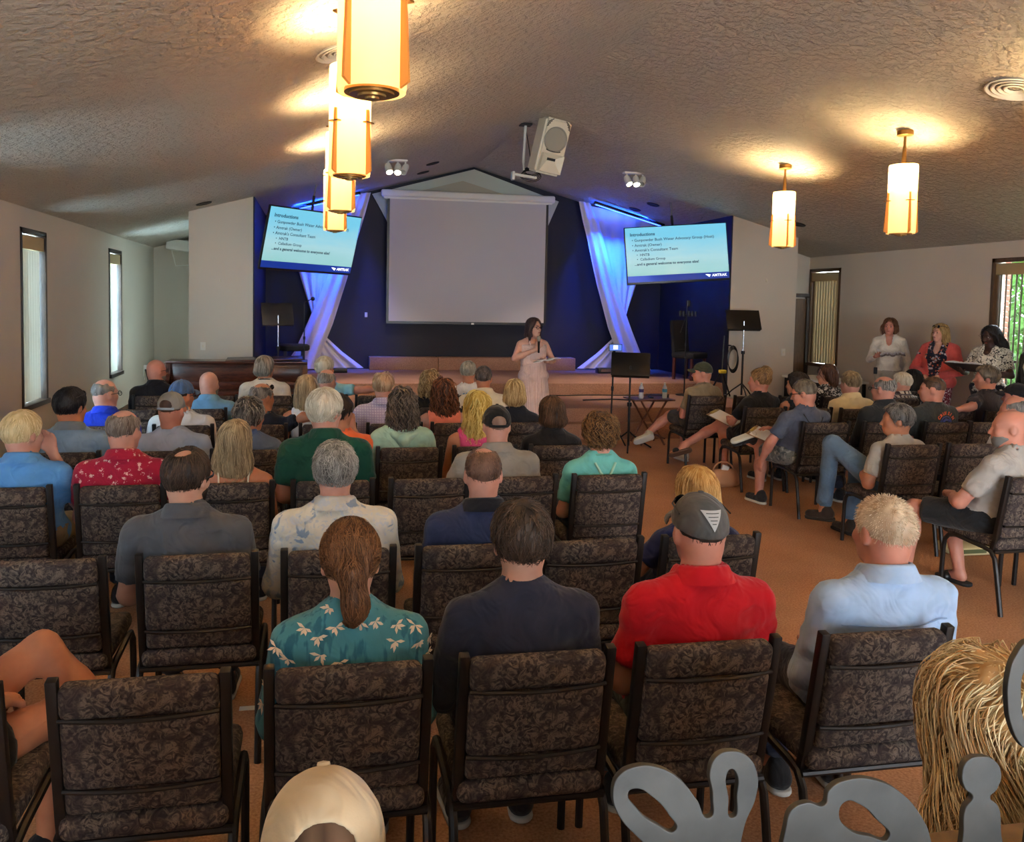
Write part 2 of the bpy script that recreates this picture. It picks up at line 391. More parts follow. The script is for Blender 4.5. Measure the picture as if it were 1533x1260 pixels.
slat_me = None
def window(n, x, side, a, b_, z0, z1, m, open_ang, label, slats=True, rail=True, sm='slat'):
    r = empty('window_%d' % n, (x, (a+b_)/2, z0)); struct(r, label); w = b_-a; h = z1-z0; t = .055
    s = side      # +1: room lies towards +X
    for nm, c, d in (('frame_side', (0, -w/2+t/2, h/2), (.1, t, h)), ('frame_side', (0, w/2-t/2, h/2), (.1, t, h)), ('frame_head', (0, 0, h-t/2), (.1, w, t)), ('window_sill', (.01*s, 0, t/2), (.13, w, t))):
        box(nm, c, d, m, r, .004)
    g = box('pane', (-.12*s, 0, h/2), (.006, w-.1, h-.1), M['glass'], r)
    if rail: box('glazing_bar', (-.12*s, 0, h*.43), (.03, w-.1, .035), M['trim'], r)
    if slats:
        box('valance', (.0*s, 0, h-t-.09), (.07, w-2*t, .15), M['valance'], r, .004)
        k = int((w-2*t)/.078)
        me = None
        for i in range(k):
            y = -w/2+t+.04+i*(w-2*t-.08)/(k-1)
            if me is None:
                V = []; hh = h-2*t-.14
                for j in range(7):
                    q = (j/6-.5)*.088; V += [(q, .020*(1-(2*j/6-1)**2), 0), (q, .020*(1-(2*j/6-1)**2), hh)]
                o = mk('slat', V, np.array([[2*j, 2*j+2, 2*j+3, 2*j+1] for j in range(6)]), M[sm], r); me = o.data
            else: o = ob('slat', me, None, r)
            o.location = (-.035*s, y, t+.005); o.rotation_euler = (0, 0, open_ang)
    return r
_g, _nt, _p = nodes('window_glass'); _p.inputs['Base Color'].default_value = (.95, .98, 1, 1); _p.inputs['Roughness'].default_value = 0
_t = N(_nt, 'ShaderNodeBsdfTransparent'); _gl = N(_nt, 'ShaderNodeBsdfGlossy'); _gl.inputs['Roughness'].default_value = .02
_mx = N(_nt, 'ShaderNodeMixShader'); _mx.inputs[0].default_value = .06
_nt.links.new(_t.outputs[0], _mx.inputs[1]); _nt.links.new(_gl.outputs[0], _mx.inputs[2]); _nt.links.new(_mx.outputs[0], _nt.nodes['Material Output'].inputs[0])
M['glass'] = _g
nn = 1
wl = ['narrow tall window behind the last rows', 'narrow tall window beside the row of the grey polo man', 'narrow tall window beside the middle rows', 'narrow tall window with vertical blinds above the royal blue shirt man', 'narrow tall window with vertical blinds close to the piano']
for i, (a, b_) in enumerate(LEFT_WIN):
    window(nn, XL-.04, 1, a, b_, ZW0, ZW1, M['trim'], math.radians(64), wl[i]); nn += 1
wr = ['brown framed window with closed cream blinds beside the brown door', 'wide brown framed window with open blinds and greenery outside', 'brown framed window in the beige wall further back', 'brown framed window near the entrance']
for i, (a, b_, z0, z1) in enumerate(RH):
    window(nn, XR+.04, -1, a, b_, z0, z1, M['oak'], math.radians((101, 45, 40, 40)[i]), wr[i], sm='slat_dense' if i == 0 else 'slat'); nn += 1
r = empty('window_%d' % nn, (2.9, YB-.1, .15)); struct(r, 'glazed entrance in the wall behind the seating')
for i in range(5): box('mullion', (-2.6+i*1.3, 0, 1.2), (.07, .1, 2.4), M['oak'], r)
for z in (.03, 2.37): box('rail', (0, 0, z), (5.2, .1, .06), M['oak'], r)
box('pane', (0, 0, 1.2), (5.1, .006, 2.3), M['glass'], r)
# door on the front right wall
r = empty('door_1', (8.47, 13.43, 0)); struct(r, 'dark brown wooden door beside the closed window blinds')
box('door_leaf', (0, 0, 1.03), (.8, .045, 2.06), M['oak'], r, .004)
for x in (-.43, .43): box('door_jamb', (x, -.01, 1.05), (.07, .07, 2.1), M['trim'], r)
box('door_head', (0, -.01, 2.12), (.93, .07, .07), M['trim'], r)
bb = B(); bb.lathe([(0, 0), (.028, .01), (.03, .04), (.012, .05), (.012, .07)], 16, (-.33, -.09, 1.0), (-R90, 0, 0)); bb.build('door_knob', M['brass'], r, True)
# outside the right wall: ground, brick pier, leafy tree
struct(box('ground_outside', (XR+6.2, 8, -.12), (12, 30, .1), mat('lawn', (70, 104, 48), .9, var=.3, bump=(30, .5))), 'grass lawn outside the wide window')
struct(box('ground_outside_left', (XL-6.3, 7, -.12), (12, 30, .1), mat('gravel', (150, 146, 138), .9, var=.15)), 'pale paving outside the narrow windows')
m_, nt_, p_ = nodes('brick'); br = N(nt_, 'ShaderNodeTexBrick', Scale=4.5); br.inputs['Color1'].default_value = (*s2l((120, 62, 48)), 1); br.inputs['Color2'].default_value = (*s2l((92, 48, 40)), 1); br.inputs['Mortar'].default_value = (*s2l((170, 165, 155)), 1)
mp_ = N(nt_, 'ShaderNodeMapping'); mp_.inputs['Rotation'].default_value = (R90, 0, 0); tc_ = N(nt_, 'ShaderNodeTexCoord'); nt_.links.new(tc_.outputs['Object'], mp_.inputs[0]); nt_.links.new(mp_.outputs[0], br.inputs[0]); nt_.links.new(br.outputs[0], p_.inputs['Base Color'])
pier = empty('brick_pier', (XR+.5, 9.93, -.07)); tag(pier, 'brick pier just outside the wide window', 'pier')
brick_me = None; brm = mat('brick_face', (126, 66, 50), .85, var=.25, bump=(60, .4, .004))
box('mortar_core', (0, 0, 1.45), (.40, .25, 2.9), mat('mortar', (172, 166, 156), .9), pier)
for j in range(38):
    for i in range(2):
        if brick_me is None: o = box('brick', (0, 0, 0), (.2, .27, .064), brm, pier, .004); brick_me = o.data
        else: o = ob('brick', brick_me, None, pier)
        o.location = (-.105+.21*i+(.0 if j % 2 else .006), (.004 if j % 2 else 0), .05+j*.075)
rng = np.random.default_rng(5)
def leafy(name, c, r, n, m, label, sz=.17):
    root = empty(name, (c[0], c[1], -.07)); tag(root, label, 'tree', 'trees outside the wide window')
    bb = B(); bb.tube([(0, 0, 0), (.05, 0, 1.2), (0, .05, c[2])], [.09, .07, .04], 8); bb.build('trunk', M['oak'], root)
    d = rng.normal(size=(n, 3)); d /= np.linalg.norm(d, axis=1)[:, None]; rad = rng.uniform(.35, 1, n)**.5
    P = d*rad[:, None]*np.array(r)+np.array([0, 0, c[2]])
    a = rng.normal(size=(n, 3)); a /= np.linalg.norm(a, axis=1)[:, None]; bq = np.cross(a, rng.normal(size=(n, 3))); bq /= np.linalg.norm(bq, axis=1)[:, None]
    V = np.concatenate([P-a*sz*.5, P+bq*sz*.28, P+a*sz*.5, P-bq*sz*.28]); ix = np.arange(n)
    o = mk('foliage', V, np.stack([ix, ix+n, ix+2*n, ix+3*n], 1), m, root, False); o['kind'] = 'stuff'
lf1 = translucent('leaf_green', (58, 112, 22), .35); lf2 = translucent('leaf_dark', (34, 80, 24), .35)
leafy('leafy_tree', (12.4, 12.6, 2.1), (1.3, 1.7, 2.4), 8000, lf1, 'bright green leafy tree outside the wide window')
leafy('leafy_tree', (14.6, 8.4, 2.2), (1.4, 1.9, 2.3), 4000, lf2, 'darker green leafy tree outside, past the wide window')
leafy('leafy_tree', (16.2, 17.0, 2.6), (2.2, 2.6, 2.9), 7000, lf1, 'pale green leafy tree further out across the lawn')

# ------------------------------------------------------------------ stage furnishings
def text_obj(name, body, size, loc, m, parent, bold=0.):
    c = bpy.data.curves.new(name, 'FONT'); c.body = body; c.size = size; c.offset = bold; c.resolution_u = 2
    o = bpy.data.objects.new(name, c); col.objects.link(o)
    me = bpy.data.meshes.new_from_object(o); bpy.data.objects.remove(o)
    o = ob(name, me, m, parent); o.location = loc; o.rotation_euler = (R90, 0, 0); return o
def slide_mat():
    m, nt, p = nodes('slide'); co = N(nt, 'ShaderNodeTexCoord'); sp = N(nt, 'ShaderNodeSeparateXYZ'); nt.links.new(co.outputs['Generated'], sp.inputs[0])
    n = N(nt, 'ShaderNodeTexNoise', Scale=2.2, Detail=3., Distortion=.6); mp = N(nt, 'ShaderNodeMapping'); mp.inputs['Scale'].default_value = (1.6, 1, 3); nt.links.new(co.outputs['Generated'], mp.inputs[0]); nt.links.new(mp.outputs[0], n.inputs['Vector'])
    ad = N(nt, 'ShaderNodeMath', operation='MULTIPLY_ADD'); ad.inputs[1].default_value = .35; nt.links.new(n.outputs[0], ad.inputs[0]); nt.links.new(sp.outputs[2], ad.inputs[2])
    c = ramp(nt, ad.outputs[0], [(.15, s2l((150, 205, 205))), (.5, s2l((168, 214, 222))), (1., s2l((120, 205, 235)))])
    nt.links.new(c, p.inputs['Emission Color']); p.inputs['Emission Strength'].default_value = .40
    p.inputs['Base Color'].default_value = (0, 0, 0, 1); p.inputs['Roughness'].default_value = .3
    return m
SL_M = slide_mat(); INK = mat('slide_ink', (16, 34, 66), .5, emit=(16, 40, 80), es=.1)
FOOT = emis('slide_footer', (14, 44, 128), .4); LOGO = emis('slide_logo', (235, 242, 250), .45)
def tv(loc, rot, w, label):
    h = w*.57; r = empty('television', loc); r.rotation_euler = rot; tag(r, label, 'television', 'televisions above the stage')
    box('bezel', (0, .03, 0), (w, .05, h), M['blackplastic'], r, .006)
    sw = w-.03; sh = h-.05; z0 = -h/2+.035
    fh = sh*.115
    box('slide_panel', (0, .002, z0+fh+(sh-fh)/2), (sw, .006, sh-fh), SL_M, r)
    box('slide_footer', (0, .002, z0+fh/2), (sw, .006, fh), FOOT, r)
    lines = [('Introductions', .058, .045, .845, .001), ('\u2022 Gunpowder Bush Water Advocacy Group (Host)', .05, .06, .745, .0), ('\u2022 Amtrak (Owner)', .05, .06, .65, .0), ("\u2022 Amtrak's Consultant Team", .05, .06, .56, .0), ('\u2022  HNTB', .046, .10, .475, .0), ('\u2022  Calladium Group', .046, .10, .395, .0), ('...and a general welcome to everyone else!', .047, .075, .305, .001)]
    for t, s_, x, z, bd in lines:
        text_obj('slide_text', t, s_*w/1.45*1.12, (-sw/2+x*sw, -.006, z0+z*sh), INK, r, bd*.9+.0008)['kind'] = 'stuff'
    text_obj('slide_logo', 'AMTRAK', .052*w/1.45, (sw/2-.24*w/1.45, -.003, z0+fh*.34), LOGO, r, .0016)
    bb = B(); x0 = sw/2-.335*w/1.45; zz = z0+fh*.30
    for k in range(3): bb.poly([(x0+k*.022, -.003, zz+.045-k*.004), (x0+k*.022+.05, -.003, zz+.045-k*.004), (x0+.075, -.003, zz+.006*k), (x0+.062, -.003, zz+.006*k)])
    bb.build('logo_mark', LOGO, r)
    bb = B(); bb.box((0, .12, .1), (.3, .14, .2)); bb.tube([(0, .15, .2), (0, .2, h/2+.2)], .02); bb.build('mount', M['black'], r); bb = B(); bb.tube([(0, .2, h/2+.15), (0, .2, h/2+.46)], .014); bb.build('mount_rod', mat('painted_rod', (130, 120, 116), .6), r)
    return r
tv((-.065, 12.673, 2.769), tuple(map(math.radians, (16.77, 1.2, 35.5))), 1.7, 'tilted wall television showing slides, partly behind the hanging lamps')
tv((5.902, 12.579, 2.759), tuple(map(math.radians, (-7., -4., -12.1))), 1.7, 'tilted wall television showing slides above the empty stage chair')
# projection screen
r = empty('projection_screen', (2.8, 14.86, 1.5)); tag(r, 'large blank white projection screen pulled down on the navy wall', 'screen')
rs = Euler((0, math.radians(.0), 0))
box('screen_cloth', (0, 0, 1.14), (2.98, .008, 2.26), M['screenwhite'], r)
for x in (-1.51, 1.51): box('black_border', (x, -.001, 1.12), (.045, .01, 2.3), M['blackplastic'], r)
box('bottom_bar', (0, 0, -.01), (3.04, .03, .045), M['blackplastic'], r)
bb = B(); bb.box((0, .0, 2.36), (3.3, .13, .13), .035, seg=3); bb.box((0, .02, 2.29), (3.2, .07, .06)); bb.build('casing', M['white'], r, True)
box('pull_tab', (.1, -.01, -.02), (.05, .02, .03), M['white'], r)
# kite-shaped cloth panel behind the screen
bb = B(); bb.prism([(2.925, 15.08, 4.40), (1.0, 15.08, 3.86), (1.32, 15.08, 3.3), (4.36, 15.08, 3.3), (4.6, 15.08, 3.86)], (0, .02, 0))
tag(bb.build('gable_panel', mat('gable_paint', (190, 198, 186), .8)), 'pale triangular panel under the ridge above the screen', 'panel')
bb = B(); bb.prism([(2.7, 15.05, 4.17), (1.5, 15.05, 3.84), (3.9, 15.05, 3.84)], (0, .03, 0)); tag(bb.build('gable_trim_panel', mat('gable_inner', (176, 170, 150), .8)), 'tan lower triangle on the pale gable panel above the screen casing', 'panel')

def drape(mirror, label):
    r = empty('stage_drape', (0, 0, 0)); tag(r, label, 'drape', 'white stage drapes')
    def X(x): return 2*XM-x if mirror else x
    def sheet(name, L, Rr, y0, nf, amp, ph):
        n, k = 40, 36; V = []; zs = [p[1] for p in L]
        for i in range(n+1):
            t = i/n
            def at(P):
                q = t*(len(P)-1); j = min(int(q), len(P)-2); f = q-j; f2 = f
                return np.array(P[j])*(1-f2)+np.array(P[j+1])*f2
            a, c = at(L), at(Rr)
            for j in range(k+1):
                s_ = j/k; p = a*(1-s_)+c*s_
                wv = math.sin(s_*nf*math.pi*2+ph+t*1.5)*amp+math.sin(s_*nf*4.1+t*3)*amp*.5
                V.append((X(p[0]), y0+wv-.10*math.sin(t*math.pi)*0, p[1]))
        fq = np.array([[i*(k+1)+j, i*(k+1)+j+1, (i+1)*(k+1)+j+1, (i+1)*(k+1)+j] for i in range(n) for j in range(k)])
        o = mk(name, V, fq, M['drape'], r)
    def P(*uv): return [tuple(ony(u, v, 14.8)[[0, 2]]) for u, v in uv]
    sheet('back_panel', P((880, 306), (893, 345), (905, 385), (914, 420), (921, 455), (926, 480), (922, 505), (895, 530), (866, 552)), P((985, 330), (975, 365), (965, 395), (955, 425), (947, 450), (938, 478), (940, 505), (938, 530), (932, 552)), 14.88, 4, .02, 0)
    sheet('front_swag', P((866, 301), (872, 330), (880, 362), (886, 392), (893, 424), (901, 455), (910, 490), (922, 525), (930, 553)), P((884, 305), (897, 335), (906, 368), (914, 400), (923, 432), (934, 463), (946, 497), (958, 528), (974, 554)), 14.76, 2, .03, 1)
    return r
drape(False, 'white stage drape lit blue, hanging behind the phone tripod')
drape(True, 'white stage drape lit blue, hanging behind the microphone and stool')
# LED bars that light the drapes and wall
BLUE = (.01, .08, 1.)
for x0, x1, lab in ((5.1, 6.5, 'empty stage chair'), (-.65, .75, 'bar stool')):
    xm = (x0+x1)/2; z = (ceil_z(x0)+ceil_z(x1))/2
    r = empty('light_bar', (xm, 14.45, z-.10)); tag(r, 'slim black light bar shining blue on the ceiling above the %s' % lab, 'light bar', 'blue light bars')
    ang = math.atan(SL)*(1 if xm > XM else -1)
    box('housing', (0, 0, .03), (1.45, .07, .05), M['black'], r, .005, rot=(0, ang, 0)); box('lens', (0, .0, 0), (1.4, .05, .012), emis('blue_led', (40, 70, 255), 6.), r, 0, rot=(0, ang, 0))
    l = bpy.data.lights.new('blue_led', 'AREA'); l.shape = 'RECTANGLE'; l.size = 1.3; l.size_y = .06; l.energy = 34; l.color = BLUE; l.spread = math.radians(60)
    o = bpy.data.objects.new('blue_led_light', l); col.objects.link(o); o.location = (xm, 14.42, z-.13); o.rotation_euler = (math.radians(22), 0, 0)
    l = bpy.data.lights.new('blue_led', 'AREA'); l.shape = 'RECTANGLE'; l.size = 1.2; l.size_y = .1; l.energy = 9; l.color = BLUE
    o = bpy.data.objects.new('blue_uplight', l); col.objects.link(o); o.location = (xm, 14.6, z-.12); o.rotation_euler = (math.radians(165), 0, 0)

# ------------------------------------------------------------------ lamps
SHADE = translucent('frosted_shade', (252, 212, 146), .5, .34)
def make_pendant():
    r = empty('pendant_lamp')
    bb = B(); bb.lathe([(0, 0), (.075, 0), (.075, -.045), (.06, -.055), (0, -.055)], 24, (0, 0, 0), (0, 0, 0)); bb.build('canopy', M['brass'], r, True)
    bb = B(); bb.tube([(0, 0, -.05), (0, 0, -.14), (0, 0, -.18), (0, 0, -.36)], [.012, .012, .018, .026], 12); bb.build('stem', M['brass'], r, True)
    bb = B(); bb.lathe([(.128, -.34), (.132, -.36), (.132, -1.0), (.128, -1.02)], 40); o = bb.build('shade', SHADE, r, True)
    bb = B(); bb.lathe([(.0, -1.0), (.10, -1.0), (.105, -1.008), (.105, -1.022), (.085, -1.022), (.085, -1.030), (.055, -1.030), (.053, -1.038), (.028, -1.038), (.026, -1.046), (0, -1.046)], 36); bb.build('bottom_disc', M['brass'], r, True)
    for k in range(4):
        a = k*R90+.5; c, s_ = math.cos(a), math.sin(a)
        bb = B()
        prof = [(.133, -.62), (.150, -.62), (.172, -1.0), (.133, -1.02)]
        q = [Vector((x*c, x*s_, z)) for x, z in prof]; t = Vector((-s_, c, 0))*.006
        bb.prism([p-t for p in q], t*2); f = bb.build('fin', M['amber'], r)
        bb = B(); bb.box((.148*c, .148*s_, -.70), (.03, .075, .008), rot=None); bb.bm.verts.ensure_lookup_table()
        bmesh.ops.rotate(bb.bm, cent=(.148*c, .148*s_, -.70), matrix=Matrix.Rotation(a, 3, 'Z'), verts=bb.bm.verts[:]); bb.build('crossbar', M['brass'], f)
    for z in (-.48, -.78):
        bb = B(); bb.lathe([(.0, z-.05), (.028, z-.04), (.036, z), (.02, z+.05), (.015, z+.07), (0, z+.07)], 16); bb.build('bulb', emis('bulb', (255, 222, 160), 9.), r, True)
    return r
pend = make_pendant(); first = True
PL = [(.2, y) for y in (-1.05, 1.0, 3.1, 5.2, 7.28, 9.35)]+[(5.76, y) for y in (-1.05, 1.0, 3.05, 5.1, 7.19, 9.27)]
PW = {(.2, 3.1): 'nearest the rear seats, over the grey polo man', (.2, 5.2): 'second of its row, near the ceiling vent', (.2, 7.28): 'third of its row', (.2, 9.35): 'last of its row, in front of the tilted screen', (5.76, 7.19): 'above the jeans man at the aisle', (5.76, 9.27): 'close to the beige pilaster'}
for (x, y) in PL:
    o = pend if first else copy_tree(pend); first = False
    o.location = (x, y, ceil_z(x)-.005); o.rotation_euler = (0, 0, .35 if x < 3 else .9)
    tag(o, 'amber glass cylinder pendant lamp, '+PW.get((x, y), 'hanging over the rear seats'), 'lamp', 'cylinder pendant lamps')
    l = bpy.data.lights.new('pendant_bulb', 'POINT'); l.energy = 34; l.color = (1., .74, .38); l.shadow_soft_size = .06
    lo = bpy.data.objects.new('pendant_bulb', l); col.objects.link(lo); lo.parent = o; lo.location = (0, 0, -.44)
def spot_cluster(x, y, label):
    r = empty('spotlight_cluster', (x, y, ceil_z(x))); tag(r, label, 'spotlight', 'white spotlight clusters')
    box('plate', (0, 0, -.015), (.34, .12, .03), M['white'], r, .008)
    for k, (dx, ang) in enumerate(((-.11, -.2), (.03, .1), (.14, .5))):
        m_ = Euler((-.6, ang, 0)).to_matrix()
        bb = B(); bb.tube([(dx, 0, -.02), (dx, 0, -.08)], .012); bb.lathe([(.0, .06), (.04, .055), (.05, .02), (.055, -.1), (.048, -.1), (.045, -.07)], 18, (dx, -.01, -.12), m_); h = bb.build('head', M['white'], r, True)
        if k < 2:
            bb = B(); bb.lathe([(0, -.085), (.044, -.085)], 18, (dx, -.01, -.12), m_); bb.build('lens', emis('spot_lens', (255, 246, 228), 12.), h)
        l = bpy.data.lights.new('spot', 'SPOT'); l.energy = 85; l.color = (1, .84, .70); l.spot_size = 1.1; l.spot_blend = .6; l.shadow_soft_size = .04
        if k < 2:
            lo = bpy.data.objects.new('spot', l); col.objects.link(lo); lo.parent = r; lo.location = (dx, -.07, -.22); lo.rotation_euler = (.55 if k else .15, ang, 0)
spot_cluster(1.13, 11.9, 'white ceiling spotlight cluster beside the hanging lamps')
spot_cluster(4.81, 11.85, 'white ceiling spotlight cluster beyond the loudspeaker')
# recessed cans and vents in the ceiling
for x, y, lab in ((-1.58, 11.9, 'above the piano pilaster'), (1.86, 13.2, 'nearest the screen casing'), (1.82, 14.1, 'over the stage beside the ridge'), (3.8, 14.3, 'below the loudspeaker'), (5.8, 14.2, 'above the tilted television'), (5.81, 13.4, 'between spotlights and television'), (7.47, 11.6, 'beside the beige pilaster')):
    bb = B(); bb.lathe([(0, .0), (.085, -.002), (.105, -.012), (.115, 0)], 24, (0, 0, 0), (0, math.atan(SL)*(1 if x > XM else -1), 0)); o = bb.build('recessed_downlight', M['darkgrille'], None, True)
    o.location = (x, y, ceil_z(x)-.006); tag(o, 'dark unlit recessed ceiling downlight '+lab, 'downlight', 'recessed downlights')
for x, y, lab in ((.18, 5.99, 'by the second pendant lamp'), (5.6, 5.76, 'above the bald man at the aisle')):
    r = empty('ceiling_vent', (x, y, ceil_z(x)-.004)); r.rotation_euler = (0, math.atan(SL)*(1 if x > XM else -1), 0); tag(r, 'round white ceiling air vent '+lab, 'vent', 'ceiling vents')
    for k in range(4):
        bb = B(); R_ = .05+.045*k; bb.lathe([(R_, -.004), (R_+.02, -.022), (R_+.03, -.018), (R_+.012, 0)], 28); bb.build('ring', M['white'], r, True)
# hung loudspeaker
r = empty('loudspeaker', tuple(ony(821, 219, 10.75))); r.rotation_euler = (math.radians(14), math.radians(7), math.radians(12)); tag(r, 'white loudspeaker hung from the ceiling ridge above the stage', 'loudspeaker')
bb = B(); bb.prism([(-.2, -.17, -.37), (.2, -.17, -.37), (.15, .2, -.37), (-.15, .2, -.37)], (0, 0, .74))
bmesh.ops.bevel(bb.bm, geom=bb.bm.edges[:], offset=.03, segments=3, affect='EDGES'); bb.build('cabinet', M['cream'], r, True)
bb = B(); bb.lathe([(0, .0), (.15, .0), (.158, -.012), (.168, -.012), (.172, 0)], 40, (0, -.172, .1), (-R90, 0, 0)); bb.build('woofer_grille', M['grille'], r, True)
bb = B(); a = [(-.165, -.173, -.09), (.165, -.173, -.09), (.165, -.173, -.34), (-.165, -.173, -.34)]; i_ = [(-.06, -.12, -.15), (.06, -.12, -.15), (.06, -.12, -.19), (-.06, -.12, -.19)]
for k in range(4): bb.poly([a[k], a[(k+1) % 4], tuple(Vector(i_[(k+1) % 4])+Vector((0, -.0, 0))), i_[k]])
o = bb.build('horn_flare', M['cream'], r); o.location = (0, -.054, 0)
box('horn_throat', (0, -.176, -.165), (.125, .01, .035), M['darkgrille'], r)
for sx in (-1, 1):
    for k in range(4): box('port_slot', (sx*(.13+.011*k), -.174, .335-.025*k), (.085-.018*k, .008, .009), M['darkgrille'], r, 0, rot=(0, sx*.6, 0))
bb = B(); bb.tube([(.12*math.sin(t), -.178, -.05-.03*math.cos(t)+.02) for t in np.linspace(-1.1, 1.1, 9)], .008, 6); bb.build('port_arc', M['darkgrille'], r)
bb = B(); bb.box((0, .0, .40), (.24, .08, .03)); bb.tube([(-.1, 0, .4), (-.2, .02, .52)], .006, 6); bb.tube([(.1, 0, .4), (.2, .02, .52)], .006, 6); bb.lathe([(0, .03), (.02, .02), (.02, 0)], 12, (0, 0, .41)); bb.build('hanging_bracket', M['darkgrille'], r)
# pole mount beside it
p = ony(787, 186, 11.2); r = empty('projector_pole', (p[0], 11.2, ceil_z(p[0])-.01)); tag(r, 'white ceiling pole with a bracket and looped black cable', 'mount')
bb = B(); bb.tube([(0, 0, -.02), (-.02, 0, -.55)], .02, 10); bb.tube([(-.02, 0, -.53), (-.01, 0, -.66)], .014, 8); bb.build('pole', M['white'], r, True)
box('ceiling_plate', (0, 0, -.015), (.16, .14, .03), M['darkgrille'], r); box('bracket', (-.0, 0, -.74), (.34, .1, .035), M['white'], r, .006, rot=(0, .12, 0)); box('bracket_end', (-.17, 0, -.74), (.04, .1, .12), M['white'], r, .006)
bb = B()
for k in range(6): bb.tube([(.09+.10*math.cos(t)*(1+.1*k), .02*math.sin(3*t+k), -.66-.015*k+.055*math.sin(t)*(1+.08*k)) for t in np.linspace(0, 6.28, 20)], .006, 5)
bb.tube([(0, 0, -.06), (.05, 0, -.3), (.1, 0, -.6)], .007, 6); bb.build('cable', M['blackplastic'], r, True)
# small wall items
def plate(name, loc, rz, label, cat, w=.075, h=.12):
    r = empty(name, loc, rz); tag(r, label, cat)
    box('cover_plate', (0, -.006, 0), (w, .012, h), M['white'], r, .003); box('rocker', (0, -.015, 0), (w*.3, .012, h*.3), M['cream'], r)
p = ony(304, 518, YP); plate('wall_outlet', (p[0], YP, p[2]), 0, 'white wall outlet plate on the pilaster behind the piano', 'outlet')
p = ony(1172, 527, YP); plate('light_switch', (p[0], YP, p[2]), 0, 'white light switch on the pilaster by the brown door', 'switch')
p = ony(330, 420, YP); tag(box('wall_hook', (p[0], YP-.015, p[2]), (.015, .03, .05), M['cream'], None, .003), 'tiny hook on the pilaster behind the piano', 'hook')
p = ony(1147, 420, YP); tag(box('wall_hook', (p[0], YP-.015, p[2]), (.015, .03, .05), M['cream'], None, .003), 'tiny hook on the pilaster by the brown door', 'hook')
p = onx(215, 560, XL); plate('thermostat', (XL, p[1], p[2]), R90, 'small white thermostat on the wall beside the narrow window', 'thermostat', .1, .2)
p = ony(548, 471, YA); tag(box('wall_jack', (p[0], YA-.01, p[2]), (.05, .02, .09), M['white'], None, .003), 'small white jack plate on the navy wall by the drape', 'jack')
p = ony(272, 368, 15.9); r = empty('wall_projector', (p[0], 15.9, p[2])); tag(r, 'white projector on a wire bracket in the side recess', 'projector')
box('housing', (0, 0, 0), (.5, .4, .2), M['white'], r, .02, rot=(0, .1, 0))
bb = B(); bb.tube([(-.15, -.15, -.1), (-.08, -.15, -.38), (.25, -.15, -.36), (.25, -.15, -.1)], .012, 8); bb.build('wire_bracket', M['white'], r)
# upright piano
px0, px1 = -1.98, -.12; r = empty('upright_piano', ((px0+px1)/2, 11.25, 0)); tag(r, 'dark mahogany upright piano in front of the pilaster', 'piano'); w = px1-px0
box('case', (0, .15, .5), (w-.06, .3, 1.0), M['piano'], r, .008); box('lid', (0, .12, 1.02), (w, .44, .03), M['piano'], r, .008)
box('upper_panel', (0, -.01, .84), (w-.2, .02, .22), M['piano'], r, .006); box('key_slip', (0, -.2, .62), (w-.06, .42, .09), M['piano'], r, .01); box('fallboard', (0, -.06, .71), (w-.16, .06, .1), M['piano'], r, .01); box('knee_panel', (0, -.02, .3), (w-.2, .02, .44), M['piano'], r, .006)
for s_ in (-1, 1):
    bb = B(); bb.prism([(s_*(w/2-.03)-.03, y, z) for y, z in ((.3, 0), (.3, 1.0), (-.02, 1.0), (-.04, .86), (-.13, .78), (-.36, .70), (-.41, .6), (-.36, .54), (-.04, .5), (-.04, 0))], (.06, 0, 0)); bb.build('end_cheek', M['piano'], r)
    bb = B(); bb.lathe([(.03, .0), (.03, .05), (.022, .1), (.035, .3), (.045, .48), (.05, .56)], 14, (s_*(w/2-.05), -.34, 0)); bb.build('leg', M['piano'], r, True)
box('music_lid', (.35, .1, 1.06), (w*.55, .3, .02), M['piano'], r, .005, rot=(.08, -.03, 0))
# stage seats, stands
def stage_chair(loc, rz, label):
    r = empty('stage_chair', loc, rz); tag(r, label, 'chair')
    f = mat('black_upholstery', (26, 25, 30), .85); lg = wood('cherry_leg', (88, 40, 36), (60, 26, 24))
    box('seat', (0, 0, .43), (.46, .46, .11), f, r, .035); box('backrest', (0, -.22, .75), (.46, .08, .58), f, r, .03, rot=(.12, 0, 0))
    for sx in (-1, 1):
        for sy in (-1, 1):
            bb = B(); bb.box((sx*.19, sy*.18, .19), (.045, .045, .38), .006); bb.build('leg', lg, r)
p = onz(1022, 566, .6); stage_chair((p[0], 13.1, .6), math.radians(-150), 'empty black upholstered chair with cherry legs on the stage')
p = ony(440, 540, 13.2); r = empty('bar_stool', (p[0], 13.2, .6)); tag(r, 'black stool with a curved back rail standing before the drape', 'stool')
f = M['blackplastic']; bb = B(); bb.lathe([(0, .46), (.23, .46), (.25, .48), (.25, .54), (.22, .56), (0, .56)], 28); bb.build('seat', mat('black_upholstery', (26, 25, 30), .85), r, True)
for a in range(4):
    t = a*R90+.78; bb = B(); bb.box((.19*math.cos(t), .19*math.sin(t), .23), (.045, .045, .46), .006); bb.build('leg', f, r)
for a in range(4):
    t = a*R90; bb = B(); bb.box((.135*math.cos(t), .135*math.sin(t), .14), (.27 if a % 2 else .025, .025 if a % 2 else .27, .03)); bb.build('foot_rail', f, r)
